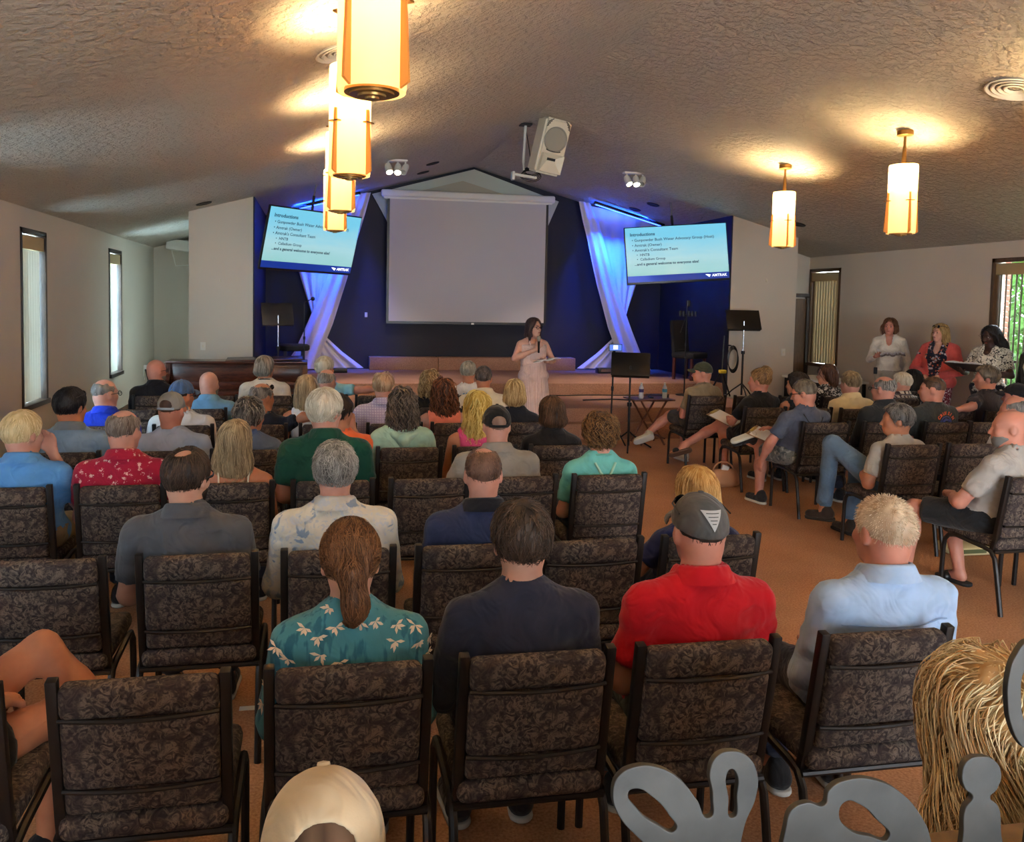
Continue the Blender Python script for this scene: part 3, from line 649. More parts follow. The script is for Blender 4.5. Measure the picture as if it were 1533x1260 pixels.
def music_stand(loc, zdesk, rz, m, polem, label, w=.5, h=.32, tilt=-.35):
    r = empty('music_stand', loc, rz); tag(r, label, 'music stand')
    bb = B(); bb.box((0, 0, 0), (w, .012, h), .004); bmesh.ops.bevel(bb.bm, geom=[e for e in bb.bm.edges if abs(e.verts[0].co.y-e.verts[1].co.y) > .008], offset=.03, segments=3, affect='EDGES'); bb.box((0, .03, -h/2+.006), (w*.96, .06, .012))
    o = bb.build('desk', m, r, True); o.location = (0, .02, zdesk); o.rotation_euler = (tilt, 0, 0)
    bb = B(); bb.tube([(0, -.02, zdesk-.02), (0, -.02, zdesk-.55)], .012, 12); bb.build('upper_pole', polem, r, True)
    bb = B(); bb.tube([(0, -.02, zdesk-.5), (0, -.02, .05)], .016, 12); bb.lathe([(.03, -.02), (.03, .03)], 12, (0, -.02, zdesk-.53), cap=True); bb.build('lower_pole', M['black'], r, True)
    for k in range(3):
        a = k*2.094+.5; bb = B(); bb.tube([(0, -.02, .24), (.15*math.cos(a), -.02+.15*math.sin(a), .12), ((.25 if loc[2] else .34)*math.cos(a), -.02+(.25 if loc[2] else .34)*math.sin(a), .012)], .011, 8); bb.build('leg', M['black'], r)
p = onz(1072, 585, .42); music_stand((p[0]-.1, 11.9, .42), ony(1073, 478, 11.9)[2]-.42, math.radians(-8), M['black'], M['chrome'], 'black music stand with a chrome pole at the pilaster', .56, .34, -.45)
p = ony(416, 470, 12.75); music_stand((p[0], 12.75, .6), p[2]-.6, math.radians(20), mat('grey_metal', (50, 50, 54), .4, .4), M['chrome'], 'dark grey music stand with a chrome pole behind the piano', .5, .36, -.3)
music_stand((4.05, 9.9, 0), ony(950, 545, 9.9)[2], math.radians(-22), M['black'], M['black'], 'black tripod music stand beside the folding table', .5, .34, -.55)
def mic_stand(loc, h, label, boom=None, clamps=False):
    r = empty('microphone_stand', loc); tag(r, label, 'microphone stand')
    bb = B(); bb.tube([(0, 0, .03), (0, 0, h*.55)], .011, 10); bb.tube([(0, 0, h*.5), (0, 0, h)], .008, 10); bb.lathe([(.018, 0), (.018, .05)], 12, (0, 0, h*.53), cap=True); bb.build('pole', M['black'], r, True)
    bb = B(); bb.lathe([(0, .03), (.13, .02), (.14, 0), (0, 0)], 28); bb.build('base', M['black'], r, True)
    if boom:
        bb = B(); bb.tube([(0, 0, h), boom], .007, 8); bb.lathe([(0, .035), (.025, .025), (.035, 0), (.025, -.025), (0, -.035)], 16, boom); bb.build('microphone', M['blackplastic'], r, True)
    if clamps:
        bb = B(); bb.tube([(-.14, 0, h-.2), (.16, 0, h-.22)], .01, 8)
        for x in (-.12, -.06, .03, .09, .15): bb.box((x, 0, h-.19), (.03, .05, .09), .005)
        bb.tube([(0, 0, h-.2), (-.1, 0, h-.5)], .006, 6); bb.box((.02, 0, h-.02), (.05, .05, .1), .008); bb.tube([(-.12, 0, h-.78), (.02, 0, h-.78)], .008, 6); bb.build('clamps', M['blackplastic'], r)
p = ony(455, 560, 12.75); mic_stand((p[0], 12.75, .6), ony(452, 452, 12.75)[2]-.6, 'black microphone stand with a round boom microphone before the drape', (.13, -.02, ony(463, 447, 12.75)[2]-.6))
p = ony(1025, 560, 12.3); mic_stand((p[0], 12.3, .42), ony(1027, 452, 12.3)[2]-.42, 'thin microphone stand with clamps in front of the stage chair', None, True)
# phone tripod
p = ony(914, 640, 10.35); r = empty('phone_tripod', (p[0], 10.35, 0)); tag(r, 'slim black tripod holding a filming phone', 'tripod'); zt = ony(917, 520, 10.35)[2]
bb = B(); bb.tube([(0, 0, .2), (.02, 0, zt-.05)], .012, 10); bb.lathe([(.02, 0), (.02, .06)], 10, (.01, 0, zt*.55), cap=True); bb.box((.02, 0, zt-.04), (.03, .03, .08)); bb.build('pole', M['black'], r, True)
for k in range(3):
    a = k*2.094+.9; bb = B(); bb.tube([(0, 0, .35), (.3*math.cos(a), .3*math.sin(a), .01)], .01, 8); bb.build('leg', M['black'], r)
r2 = empty('phone', (p[0]+.03, 10.33, zt)); tag(r2, 'phone clamped on the slim tripod, its screen lit', 'phone')
box('case', (0, 0, 0), (.19, .012, .095), M['blackplastic'], r2, .004); box('display', (0, -.007, 0), (.17, .002, .08), emis('phone_display', (60, 90, 160), .8), r2); box('display_image', (0, -.0085, .005), (.065, .001, .055), emis('phone_image', (200, 205, 220), .8), r2)
# folding table and bottles
tp = np.array([4.47, 10.25]); r = empty('folding_table', (tp[0], tp[1], 0)); tag(r, 'small wooden folding tray table in front of the steps', 'table'); TZ = .63
bb = B()
for k in range(5): bb.box((0, -.17+.085*k, TZ-.01), (.58, .08, .018), .003)
bb.build('table_top', M['tablewood'], r)
for y in (-.17, .17):
    for s_ in (-1, 1):
        bb = B(); bb.tube([(-.2*s_*.9, y, TZ-.02), (.2*s_*.9, y+.02*s_, .01)], .014, 6); bb.build('leg', M['tablewood'], r)
for x in (-.17, .17): bb = B(); bb.tube([(x, -.17, .1), (x, .17, .1)], .012, 6); bb.build('stretcher', M['tablewood'], r)
_m3, _n3t, _p3 = nodes('clear_plastic'); _p3.inputs['Base Color'].default_value = (.92, .95, .98, 1); _p3.inputs['Roughness'].default_value = .08; _p3.inputs['Transmission Weight'].default_value = .35; _p3.inputs['IOR'].default_value = 1.2
for u, c, lab in ((960, (70, 60, 120), 'clear water bottle with a purple label on the tray table'), (995, (60, 150, 190), 'clear water bottle with a light blue label on the tray table')):
    q = ony(u, 590, tp[1]-.04); r = empty('water_bottle', (q[0], tp[1]-.04, TZ)); tag(r, lab, 'bottle')
    bb = B(); bb.lathe([(0, 0), (.03, 0), (.033, .02), (.031, .07), (.033, .12), (.03, .15), (.014, .185), (.013, .2)], 20); bb.build('body', _m3, r, True)
    bb = B(); bb.lathe([(.0336, .085), (.0336, .13)], 20); bb.build('wrapper', mat('label_%d' % u, c, .5), r, True); bb = B(); bb.lathe([(.015, .19), (.015, .215), (0, .215)], 14); bb.build('cap', M['white'], r)
tag(box('remote_clicker', (tp[0]+.03, tp[1], TZ+.01), (.04, .1, .02), M['blackplastic'], None, .006), 'small black clicker lying on the tray table', 'remote')
# floor gear on the stage and landing
bb = B(); bb.tube([(3.0+.3*k, 12.25+.03*math.sin(k*1.7), .432) for k in range(10)], .01, 6); tag(bb.build('stage_cable', M['blackplastic'], None, True), 'black cable running along the foot of the stage', 'cable')
p = ony(920, 552, 14.3); r = empty('effects_box', (p[0], 14.3, .6)); tag(r, 'low black equipment box at the foot of the drape by the tripod', 'equipment'); box('case', (.1, 0, .05), (.9, .18, .1), M['blackplastic'], r, .01); box('knob_panel', (-.2, -.1, .06), (.2, .01, .05), M['chrome'], r)
p = ony(490, 553, 14.3); tag(box('stage_box', (p[0]+.1, 14.3, .64), (.5, .15, .08), M['blackplastic'], None, .01), 'flat black box at the foot of the drape by the stool', 'equipment')
q = onz(985, 600, .42); r = empty('power_supply', (q[0], 11.6, .42)); tag(r, 'black audio box with cables on the landing behind the table', 'equipment'); box('case', (0, 0, .05), (.3, .2, .1), M['blackplastic'], r, .01)
bb = B(); bb.tube([(-.1, 0, .1), (-.3, -.1, .02), (-.7, .1, .015), (-1.2, 0, .015)], .01, 6); bb.build('cable', M['blackplastic'], r)
p = ony(1095, 535, 12.3); r = empty('cable_coil', (p[0], 12.3, p[2]-.0)); tag(r, 'coil of black cable hanging on the pilaster edge', 'cable'); bb = B()
for k in range(5): bb.tube([(.05*k*.3+.09*math.cos(t), .02*k-.04, .2*math.sin(t)-.03*k*.5) for t in np.linspace(0, 6.28, 22)], .007, 5)
bb.build('loops', M['blackplastic'], r, True); box('hook', (-.02, .05, .2), (.02, .1, .02), M['black'], r)
p = ony(1080, 572, 12.0); r = empty('tripod_stand', (p[0], 12.0, .42)); tag(r, 'black tripod with a yellow strap beside the pilaster', 'tripod')
for k in range(3):
    a = k*2.094+.3; bb = B(); bb.tube([(0, 0, .45), (.2*math.cos(a), .2*math.sin(a), .01)], .014, 8); bb.build('leg', M['black'], r)
bb = B(); bb.tube([(0, 0, .4), (.02, 0, 1.0)], .014, 8); bb.build('pole', M['black'], r); box('strap', (0, -.02, .42), (.11, .08, .06), mat('yellow', (200, 170, 40), .6), r, .015)
# leaning black rail by the left wall
p = ony(226, 565, 11.5); r = empty('leaning_easel', (p[0], 11.5, 0)); tag(r, 'black leaning easel with a white top clip by the thermostat', 'easel')
for x, y in ((.0, 0), (.14, 0)): bb = B(); bb.tube([(x+.15, y, 0), (x-.07, y+.05, p[2]+.12)], .022, 8); bb.build('leg', M['black'], r)
bb = B(); bb.tube([(.07, .02, .5), (.21, .02, .5)], .015, 8); bb.build('crossbar', M['black'], r); box('clip', (-.07, .05, p[2]+.14), (.07, .05, .06), M['white'], r, .01)
# tables by the right wall
r = empty('side_table', (8.12, 11.72, 0)); tag(r, 'long side table with a pale top by the beige wall', 'table'); box('table_top', (0, 0, .74), (.75, 1.2, .035), M['paper'], r, .006)
for sx in (-1, 1):
    for sy in (-1, 1): box('leg', (sx*.32, sy*.55, .36), (.04, .04, .72), M['black'], r)
box('skirt', (-.33, 0, .5), (.02, 1.1, .44), M['blackplastic'], r)

# ------------------------------------------------------------------ chairs
CHT = .87; CBY = -.235           # back-top height and depth behind the chair's origin
def make_chair():
    r = empty('stacking_chair')
    b = B(); v = b.box((0, .035, .435), (.455, .47, .075), .03, seg=3); b.build('seat', M['fabric'], r, True)
    tl = math.atan2(.075, .42)
    cush = empty
    def seg(name, z0, z1, th, wid=.412, m=M['fabric']):
        b = B(); n = 8; zc = (z0+z1)/2
        b.box((0, 0, 0), (wid, th, z1-z0), min(th, z1-z0)*.36, seg=3)
        for v in b.bm.verts:
            v.co.y -= .018*(1-(v.co.x/(wid/2))**2)*1.0        # bowed backwards
            if name == 'back_top': v.co.z += .012*(1-(2*v.co.x/wid)**2)*(1 if v.co.z > 0 else .3)
        y = -.165-(zc-.45)*.17
        o = b.build(name, m, r, True); o.location = (0, y, zc); o.rotation_euler = (tl, 0, 0); return o
    seg('back_top', .772, .868, .062); seg('back_cushion', .555, .776, .056); seg('back_lower', .478, .56, .05)
    for z in (.774, .558):
        b = B(); y = -.165-(z-.45)*.17-.026
        b.tube([(x, y-.018*(1-(x/.206)**2), z-.004*(1-(x/.206)**2)) for x in np.linspace(-.206, .206, 9)], .0065, 6); b.build('piping', M['chairframe'], r, True)
    for s_ in (-1, 1):
        b = B(); x = s_*.222
        q = [(x, -.15, .40), (x, -.163, .45), (x, CBY, CHT+.008)]
        for a, c in zip(q, q[1:]):
            a = Vector(a); c = Vector(c); d = c-a
            b.box(((a+c)/2), (.030, .030, d.length+.01), .004, rot=Vector((0, 0, 1)).rotation_difference(d).to_matrix())
        b.build('back_post', M['chairframe'], r, True)
        b = B(); x = s_*.236
        pts = [(x, -.245, 0), (x, -.20, .25), (x, -.18, .345), (x, -.15, .385), (x, -.10, .395), (x, .12, .41), (x, .18, .40), (x, .215, .36), (x, .225, .30), (x, .235, 0)]
        b.tube(pts, .0145, 8); b.build('leg_frame', M['chairframe'], r, True)
    for y in (-.17, .2):
        b = B(); b.tube([(-.236, y, .385), (.236, y, .385)], .012, 8); b.build('seat_rail', M['chairframe'], r, True)
    return r
chair0 = make_chair(); chair_used = [False]
def place_chair(x, R_, rz, label, group='camouflage fabric stacking chairs'):
    o = copy_tree(chair0) if chair_used[0] else chair0; chair_used[0] = True
    c, s_ = math.cos(rz), math.sin(rz)
    o.location = (x - (-s_*CBY), R_ - c*CBY, 0); o.rotation_euler = (0, 0, rz); tag(o, label, 'chair', group); return o

# ------------------------------------------------------------------ figures: signed-distance bodies meshed with surface nets
def _h(i, j, k):
    n = (i*73856093) ^ (j*19349663) ^ (k*83492791)
    n = (n ^ (n >> 13))*1274126177 & 0x7fffffff
    return (n % 65536)/65535.
def vnoise(P):
    i = np.floor(P).astype(np.int64); f = P-i; f = f*f*(3-2*f); r = 0
    for a in (0, 1):
        wx = f[..., 0] if a else 1-f[..., 0]
        for b_ in (0, 1):
            wy = f[..., 1] if b_ else 1-f[..., 1]
            for c in (0, 1):
                wz = f[..., 2] if c else 1-f[..., 2]
                r = r+wx*wy*wz*_h(i[..., 0]+a, i[..., 1]+b_, i[..., 2]+c)
    return r*2-1
def smin(a, b_, k):
    h = np.maximum(k-np.abs(a-b_), 0)/k; return np.minimum(a, b_)-h*h*k*.25
def smax(a, b_, k): return -smin(-a, -b_, k)
def rc(a, b_, ra, rb):
    a = np.array(a, np.float32); b_ = np.array(b_, np.float32); ba = b_-a; L = float(ba@ba)+1e-9
    def f(P):
        q = P-a; t = np.clip((q@ba)/L, 0, 1); d = q-t[..., None]*ba
        return np.sqrt((d*d).sum(-1))-(ra+(rb-ra)*t)
    f.bb = (np.minimum(a-ra, b_-rb), np.maximum(a+ra, b_+rb)); return f
def el(c, r, Rm=None):
    c = np.array(c, np.float32); r = np.array(r, np.float32)
    def f(P):
        q = P-c
        if Rm is not None: q = q@Rm
        k0 = np.sqrt(((q/r)**2).sum(-1)); k1 = np.sqrt(((q/(r*r))**2).sum(-1))+1e-9
        return k0*(k0-1)/k1
    m = r.max() if Rm is not None else r
    f.bb = (c-m, c+m); return f
def U(prims, P, k):
    d = None
    for f in prims: e = f(P); d = e if d is None else smin(d, e, k)
    return d
def nets(fn, lo, hi, res):
    lo = np.array(lo); hi = np.array(hi); n = np.maximum(4, np.ceil((hi-lo)/res).astype(int)+1)
    ax = [np.linspace(lo[i], hi[i], n[i], dtype=np.float32) for i in range(3)]
    P = np.stack(np.meshgrid(*ax, indexing='ij'), -1); Fd = fn(P.reshape(-1, 3)).reshape(n).astype(np.float32)
    s = Fd < 0; c0 = tuple(x-1 for x in n)
    acc = np.zeros((*c0, 3), np.float32); cnt = np.zeros(c0, np.float32)
    sl = lambda o: tuple(slice(o[i], o[i]+c0[i]) for i in range(3))
    for axis in range(3):
        oth = [i for i in range(3) if i != axis]
        for u in (0, 1):
            for v in (0, 1):
                o0 = [0, 0, 0]; o0[oth[0]] = u; o0[oth[1]] = v; o1 = list(o0); o1[axis] = 1
                f0 = Fd[sl(o0)]; f1 = Fd[sl(o1)]; cr = (f0 < 0) != (f1 < 0)
                t = np.where(cr, f0/np.where(cr, f0-f1, 1), 0)
                acc[..., axis] += np.where(cr, t, 0); acc[..., oth[0]] += cr*u; acc[..., oth[1]] += cr*v; cnt += cr
    act = cnt > 0; idx = np.full(c0, -1, np.int64); idx[act] = np.arange(act.sum())
    ijk = np.argwhere(act); pos = acc[act]/cnt[act][:, None]+ijk
    V = lo+pos*((hi-lo)/(n-1)); Q = []
    for axis in range(3):
        a, b_ = [(1, 2), (2, 0), (0, 1)][axis]
        i0 = [slice(None)]*3; i1 = [slice(None)]*3; i0[axis] = slice(0, -1); i1[axis] = slice(1, None)
        s0 = s[tuple(i0)]; s1 = s[tuple(i1)]; cr = s0 != s1
        e = np.argwhere(cr); e = e[(e[:, a] > 0) & (e[:, b_] > 0) & (e[:, a] < c0[a]) & (e[:, b_] < c0[b_])]
        if not len(e): continue
        def g(da, db):
            x = e.copy(); x[:, a] -= da; x[:, b_] -= db; return idx[x[:, 0], x[:, 1], x[:, 2]]
        q = np.stack([g(1, 1), g(0, 1), g(0, 0), g(1, 0)], 1); fl = ~s0[e[:, 0], e[:, 1], e[:, 2]]
        q[fl] = q[fl][:, ::-1]; Q.append(q)
    Q = np.concatenate(Q) if Q else np.zeros((0, 4), int)
    return V, Q[(Q >= 0).all(1)]
def bbox(prims, m=.05):
    lo = np.min([p.bb[0] for p in prims], 0)-m; hi = np.max([p.bb[1] for p in prims], 0)+m; return lo, hi
def grad(fn, P, e=.004):
    f0 = fn(P); g = np.stack([fn(P+np.eye(3, dtype=np.float32)[i]*e)-f0 for i in range(3)], -1)
    return f0, g/(np.linalg.norm(g, axis=-1, keepdims=True)+1e-9)

HEAD = [el((0, -.012, .03), (.076, .098, .088)), el((0, .035, -.038), (.060, .060, .083)), el((0, .058, -.095), (.034, .028, .024)), el((0, -.03, -.03), (.066, .07, .07))]
def head_field(q, face=True):
    d = U(HEAD, q, .03)
    d = smin(d, rc((0, .088, .004), (0, .110, -.036), .008, .0125)(q), .014)
    d = smin(d, el((0, .078, .022), (.05, .016, .011))(q), .016)
    for s_ in (-1, 1):
        d = smin(d, el((s_*.036, .068, -.03), (.024, .02, .02))(q), .02)
        d = smax(d, -el((s_*.031, .104, .0), (.017, .017, .012))(q), .012)
        e = el((s_*.079, -.008, -.008), (.011, .021, .033))(q); e = smax(e, -el((s_*.091, -.002, -.004), (.008, .012, .02))(q), .006); d = smin(d, e, .008)
    d = smin(d, el((0, .092, -.067), (.022, .009, .0085))(q), .01)
    return d
def hand_prims(Wp, d, n, curl=.5):
    Wp = np.array(Wp, float); d = np.array(d, float); d /= np.linalg.norm(d); n = np.array(n, float); n -= d*(n@d); n /= np.linalg.norm(n)+1e-9
    s_ = np.cross(d, n); pr = []; ln = (.072, .08, .075, .058)
    for i in range(4):
        o = s_*(-.028+.0187*i); K = Wp+d*.088+o*1.0-d*(.006*abs(i-1.2)); pr.append(rc(Wp+d*.012+o*.6, K, .0165, .0125))
        a = curl*(.75+.12*i); D1 = d*math.cos(a)+n*math.sin(a); D2 = d*math.cos(2*a)+n*math.sin(2*a); m_ = K+D1*ln[i]*.55
        pr += [rc(K, m_, .0098, .0088), rc(m_, m_+D2*ln[i]*.5, .0088, .007)]
    T0 = Wp+d*.025-s_*.026; T1 = T0-s_*.026+d*.032+n*.012; T2 = T1+d*.032+n*.014; pr += [rc(T0, T1, .0145, .0115), rc(T1, T2, .011, .0085)]
    return pr
def rz3(a):
    c, s_ = math.cos(a), math.sin(a); return np.array([[c, -s_, 0], [s_, c, 0], [0, 0, 1.]])
SKIN = {'fair': (216, 166, 142), 'pink': (216, 160, 140), 'tan': (196, 132, 98), 'olive': (186, 128, 98), 'dark': (70, 44, 34), 'red': (206, 142, 120)}

def hair_make(style, cols, T, root, near, seed, opt):
    rg = np.random.default_rng(seed)
    th = opt.get('th', .014) if not opt.get('capped') else .003; vol = opt.get('vol', 1.)
    cap = el((0, -.014, .033), (.076+th, .100+th, .089+th))
    face = lambda q: .86*(q[..., 1]-opt.get('front', .072))-.52*(q[..., 2]-.06)
    ex = []; nape = opt.get('nape', -.085); lo = [-.14, -.17, -.16]; hi = [.14, .15, .18]
    if style in ('bob', 'long', 'curlylong', 'braids'):
        L = opt.get('len', .12 if style == 'bob' else .3); wd = opt.get('wd', .1)
        ex = [el((0, -.03, -.03), (.088*vol, .092*vol, .10)), el((0, -.055, -.02-L*.5), (wd, .052*vol+.015, L*.62))]
        nape = -.05-L; lo = [-.2, -.2, -.12-L*1.15]; hi = [.2, .15, .2]
        if opt.get('sides'):
            for s_ in (-1, 1): ex.append(rc((s_*.082, .015, 0), (s_*(.095*vol), .045, -.05-L*.8), .032, .03))
    if style == 'afro' or style == 'curly': ex = [el((0, -.03, .02), (.1*vol, .115*vol, .115*vol))]; nape = opt.get('nape', -.11); lo = [-.2]*3; hi = [.2]*3
    if style == 'pony':
        ex = [el((0, -.118, .0), (.03, .03, .03)), rc((0, -.125, -.01), (.012, -.135, -.11), .032, .028), rc((.012, -.135, -.09), (.0, -.12, -.135), .026, .012)]; lo = [-.14, -.2, -.2]; nape = -.3
    if style == 'updo': ex = [el((0, -.075, .10), (.062, .055, .048)), el((.03, -.05, .13), (.035, .035, .03))]; lo = [-.14, -.19, -.16]; hi = [.14, .15, .22]
    def hf(q):
        d = smax(cap(q), face(q), .012)
        d = smax(d, -(q[..., 2]-(-.085 if style in ('pony', 'updo', 'short', 'fringe') and 'nape' not in opt else max(nape, -.085) if not ex or style in ('pony', 'updo') else nape)), .015)
        if ex:
            e = U(ex, q, .04); e = smax(e, face(q) if not opt.get('sides') else .9*(q[..., 1]-.03)-.05*(q[..., 2]), .02); d = smin(d, e, .025)
            if opt.get('sides'): d = smax(d, -el((0, .09, -.02), (.058, .07, .115))(q), .015)
            d = smax(d, -(q[..., 2]-nape*1.15), .02)
        if style == 'fringe': d = smax(d, -(el((0, .03, .13), (.074+opt.get('bald', 0), .125, .085+opt.get('bald', 0)))(q)+.010*vnoise(q*45+seed)), .012)
        if style == 'thin': d = smax(d, -el((0, opt.get('by', -.045), .125), (.04, .05, .035))(q), .02)
        if style not in ('bob', 'long', 'curlylong', 'curly', 'afro', 'braids'):   # clear the ears
            for s_ in (-1, 1): d = smax(d, -el((s_*.088, .0, -.03), (.022, .03, .045))(q), .01)
        return d
    def hfn(q):
        d = hf(q); fs = np.array(opt.get('fs', (55, 55, 9) if ex and style not in ('curly', 'afro') else (70, 70, 45))); d = d+(opt.get('na', .004) if not opt.get('capped') else .001)*vnoise(q*fs+seed)
        if style in ('curly', 'curlylong', 'afro'): d = d+.016*vnoise(q*30+seed*3)
        return d
    V, Q = nets(hfn, lo, hi, .008 if near > 1 else (.0105 if near else .0135))
    if not len(Q): return None
    cur = style in ('curly', 'curlylong', 'afro')
    tint = np.clip((.08 if cur else .24)+(.2 if cur else .4)*vnoise(V*np.array((60, 60, 8.))+seed)+.12*vnoise(V*9+seed), 0, 1)  # volume tinted darker than the strands: shade in the gaps put into colour
    # strands that lie along the hair volume
    nS = int(opt.get('n', 1.)*(1000 if near > 1 else 390 if near else 175)); steps = opt.get('steps', (12 if near > 1 else 9) if opt.get('wave', 0) > .007 else (6 if near else 4))
    longh = bool(ex) and style not in ('updo',)
    Ls = opt.get('L', .26 if style in ('long', 'curlylong', 'braids') else .12 if style == 'bob' else .045)
    if style in ('long', 'curlylong', 'bob', 'braids'):
        pick = rg.choice(np.where(V[:, 2] > (.0 if style == 'bob' else -.22))[0], nS)
    elif opt.get('capped'): pick = rg.choice(np.where(V[:, 2] < .0)[0], nS//2); nS = nS//2
    else: pick = rg.choice(len(V), nS)
    p = V[pick].astype(np.float32); path = [p]; crown = np.array([0, -.035, .12])
    st = opt.get('spike', 0.); wa = opt.get('wave', .003 if longh else .0); wf = opt.get('wf', 40.); ph = 5.*vnoise(p*14+seed)+rg.uniform(0, .9, nS)
    lift = rg.uniform(.0, 1, nS)*opt.get('lift', .016 if style in ('curly', 'curlylong', 'afro') else .004); Lr = Ls*rg.uniform(.6, 1.25, nS)
    jit = rg.normal(size=(nS, 3))*opt.get('jit', .25)
    for k in range(steps):
        f0, n = grad(hf, p); fl = p-crown; fl /= np.linalg.norm(fl, axis=1, keepdims=True)+1e-6
        if style == 'pony': fl = (np.array([0, -.118, -.0])-p)*np.where(p[:, 1:2] > -.1, 8, 0)+np.where(p[:, 1:2] > -.1, 0, 1)*np.array([0, 0, -1.])
        elif style == 'updo': fl = (np.array([.0, -.08, .12])-p)*8
        else: fl = fl+np.array([0, -.15, -(2.2 if longh else .55)])
        fl = fl+jit; t = fl-(fl*n).sum(1, keepdims=True)*n; t /= np.linalg.norm(t, axis=1, keepdims=True)+1e-6
        t = t*(1-st)+n*st
        q = p+t*(Lr/steps)[:, None]
        if not st: f1 = hf(q); q = q-n*np.clip(f1-.0015-lift*(k/steps), -.02, .02)[:, None]*.9
        p = q.astype(np.float32)
        b2 = np.cross(n, t); s1 = (k+1)/steps*Lr*wf+ph
        path.append(p+wa*(np.sin(s1)[:, None]*b2+.6*(1+np.cos(s1)[:, None])*n))
    path = np.stack(path, 1); K = steps+1; rad = opt.get('rad', (.0016 if near > 1 else .0021 if near else .0028)*(1.7 if cur else 1))
    tg = np.gradient(path, axis=1); tg /= np.linalg.norm(tg, axis=2, keepdims=True)+1e-9
    rf = np.array([.3, .2, .93]); u = np.cross(tg, rf); u /= np.linalg.norm(u, axis=2, keepdims=True)+1e-9; w_ = np.cross(tg, u)
    rr = rad*np.linspace(1, .35, K)[None, :, None]
    ring = np.stack([path+rr*(u*math.cos(a)+w_*math.sin(a)) for a in (0, 2.094, 4.189)], 2)       # nS,K,3,3
    SV = ring.reshape(-1, 3); b0 = (np.arange(nS)*K*3)[:, None, None]+(np.arange(K-1)*3)[None, :, None]
    j = np.arange(3)[None, None, :]; j2 = (j+1) % 3
    SQ = np.stack([b0+j, b0+j2, b0+3+j2, b0+3+j], -1).reshape(-1, 4)+len(V)
    ts = np.repeat(np.clip(rg.normal(.55, .3, nS), 0, 1), K*3)
    o = mk('hair', np.concatenate([V, SV]), np.concatenate([Q, SQ]), hair_mat(*cols), root, True, np.concatenate([tint, ts]))
    o.matrix_local = T; return o

def cap_make(T, root, c, near, kind='ball', tilt=0., c2=None):
    m = cloth(c); dome = el((0, -.008, .03), (.088, .112, .103))
    def f(q):
        d = smax(dome(q), -(q[..., 2]-.022-.15*q[..., 1]*(1 if kind != 'flat' else -.3)), .004)
        if kind in ('ball', 'mesh'): d = smax(d, -el((0, -.118, .04), (.045, .06, .036))(q), .003)
        return d+(.0015*vnoise(q*40) if kind != 'flat' else .004*np.sin(np.arctan2(q[..., 0], q[..., 1])*10))
    V, Q = nets(f, (-.12, -.15, -.01), (.12, .13, .16), .006 if near else .008)
    o = mk('cap', V, Q, m, root); o.matrix_local = T
    b = B(); n = 12; top = []; bot = []
    for i in range(n+1):
        a = math.pi*i/n; x = .080*math.cos(a); y0 = .07+.02*math.sin(a); y1 = .09+.085*math.sin(a); zz = .02*math.sin(a)-.014*abs(math.cos(a))+.026
        top.append((b.bm.verts.new((x, y0, zz+.006)), b.bm.verts.new((x*.98, y1, zz-.012))))
    for i in range(n): b.bm.faces.new((top[i][0], top[i][1], top[i+1][1], top[i+1][0]))
    br = b.build('brim', m, o, True); md = br.modifiers.new('s', 'SOLIDIFY'); md.thickness = .005
    if kind in ('ball', 'mesh'):
        b = B(); b.tube([(.087*math.sin(t)*.98, -.008-.112*math.cos(t), .016) for t in np.linspace(-.7, .7, 9)], .009, 6); b.build('strap', cloth(c2 or c), o, True)
    b = B(); b.lathe([(.0, .006), (.009, .004), (.010, 0)], 12, (0, -.008, .133)); b.build('top_button', m, o, True)
    return o
def glasses_make(T, root, up=False, dark=False, m=None):
    m = m or M['blackplastic']; b = B(); dz, dy = (.085, -.035) if up else (0, 0)
    for s_ in (-1, 1):
        b.tube([(s_*.033+.023*math.cos(t), .108+dy, .0+.018*math.sin(t)+dz) for t in np.linspace(0, 6.283, 15)], .0028, 6)
        b.tube([(s_*.056, .106+dy, .006+dz), (s_*.083, .06+dy, .008+dz*.95), (s_*.086, -.01+dy, .004+dz*.8)], .0028, 6)
    b.tube([(-.01, .11+dy, .003+dz), (.01, .11+dy, .003+dz)], .0025, 6)
    o = b.build('sunglasses' if dark else 'glasses', m, root, True); o.matrix_local = T
    if dark:
        for s_ in (-1, 1):
            b = B(); b.lathe([(0, .003), (.022, 0)], 14, (s_*.033, .108+dy, dz), (-R90, 0, 0)); b.build('lens', M['glass_dark'], o)
    return o
shoe_cache = {}
def shoe_make(root, A, yaw, c, sole, T3=None, kind='shoe'):
    k = (c, kind)
    if k not in shoe_cache:
        up = [rc((0, -.045, -.035), (0, -.03, .0), .043, .042), rc((0, -.03, -.045), (0, .13, -.055), .042, .036)]
        if kind == 'sandal': up = [rc((-.035, .07, -.065), (.035, .07, -.065), .03, .03), rc((-.03, .09, -.06), (.03, .09, -.06), .028, .028)]
        f = lambda q: np.maximum(U(up, q, .03), -(q[..., 2]+.082)); V, Q = nets(f, (-.08, -.11, -.1), (.08, .2, .06), .009)
        a = mk('shoe', V, Q, cloth(c) if kind == 'shoe' else M['blackplastic'], root)
        g = lambda q: np.maximum(U([rc((0, -.045, -.08), (0, .13, -.08), .046, .042)], q, .01), np.abs(q[..., 2]+.083)-.012); V, Q = nets(g, (-.07, -.11, -.11), (.07, .2, -.05), .008)
        s_ = mk('sole', V, Q, mat('sole_%d_%d_%d' % sole, sole, .7), a); shoe_cache[k] = (a.data, s_.data)
    else:
        a = ob('shoe', shoe_cache[k][0], None, root); ob('sole', shoe_cache[k][1], None, a)
    m_ = T3 if T3 is not None else Matrix.Rotation(yaw, 3, 'Z'); a.matrix_local = Matrix.Translation(A) @ m_.to_4x4()

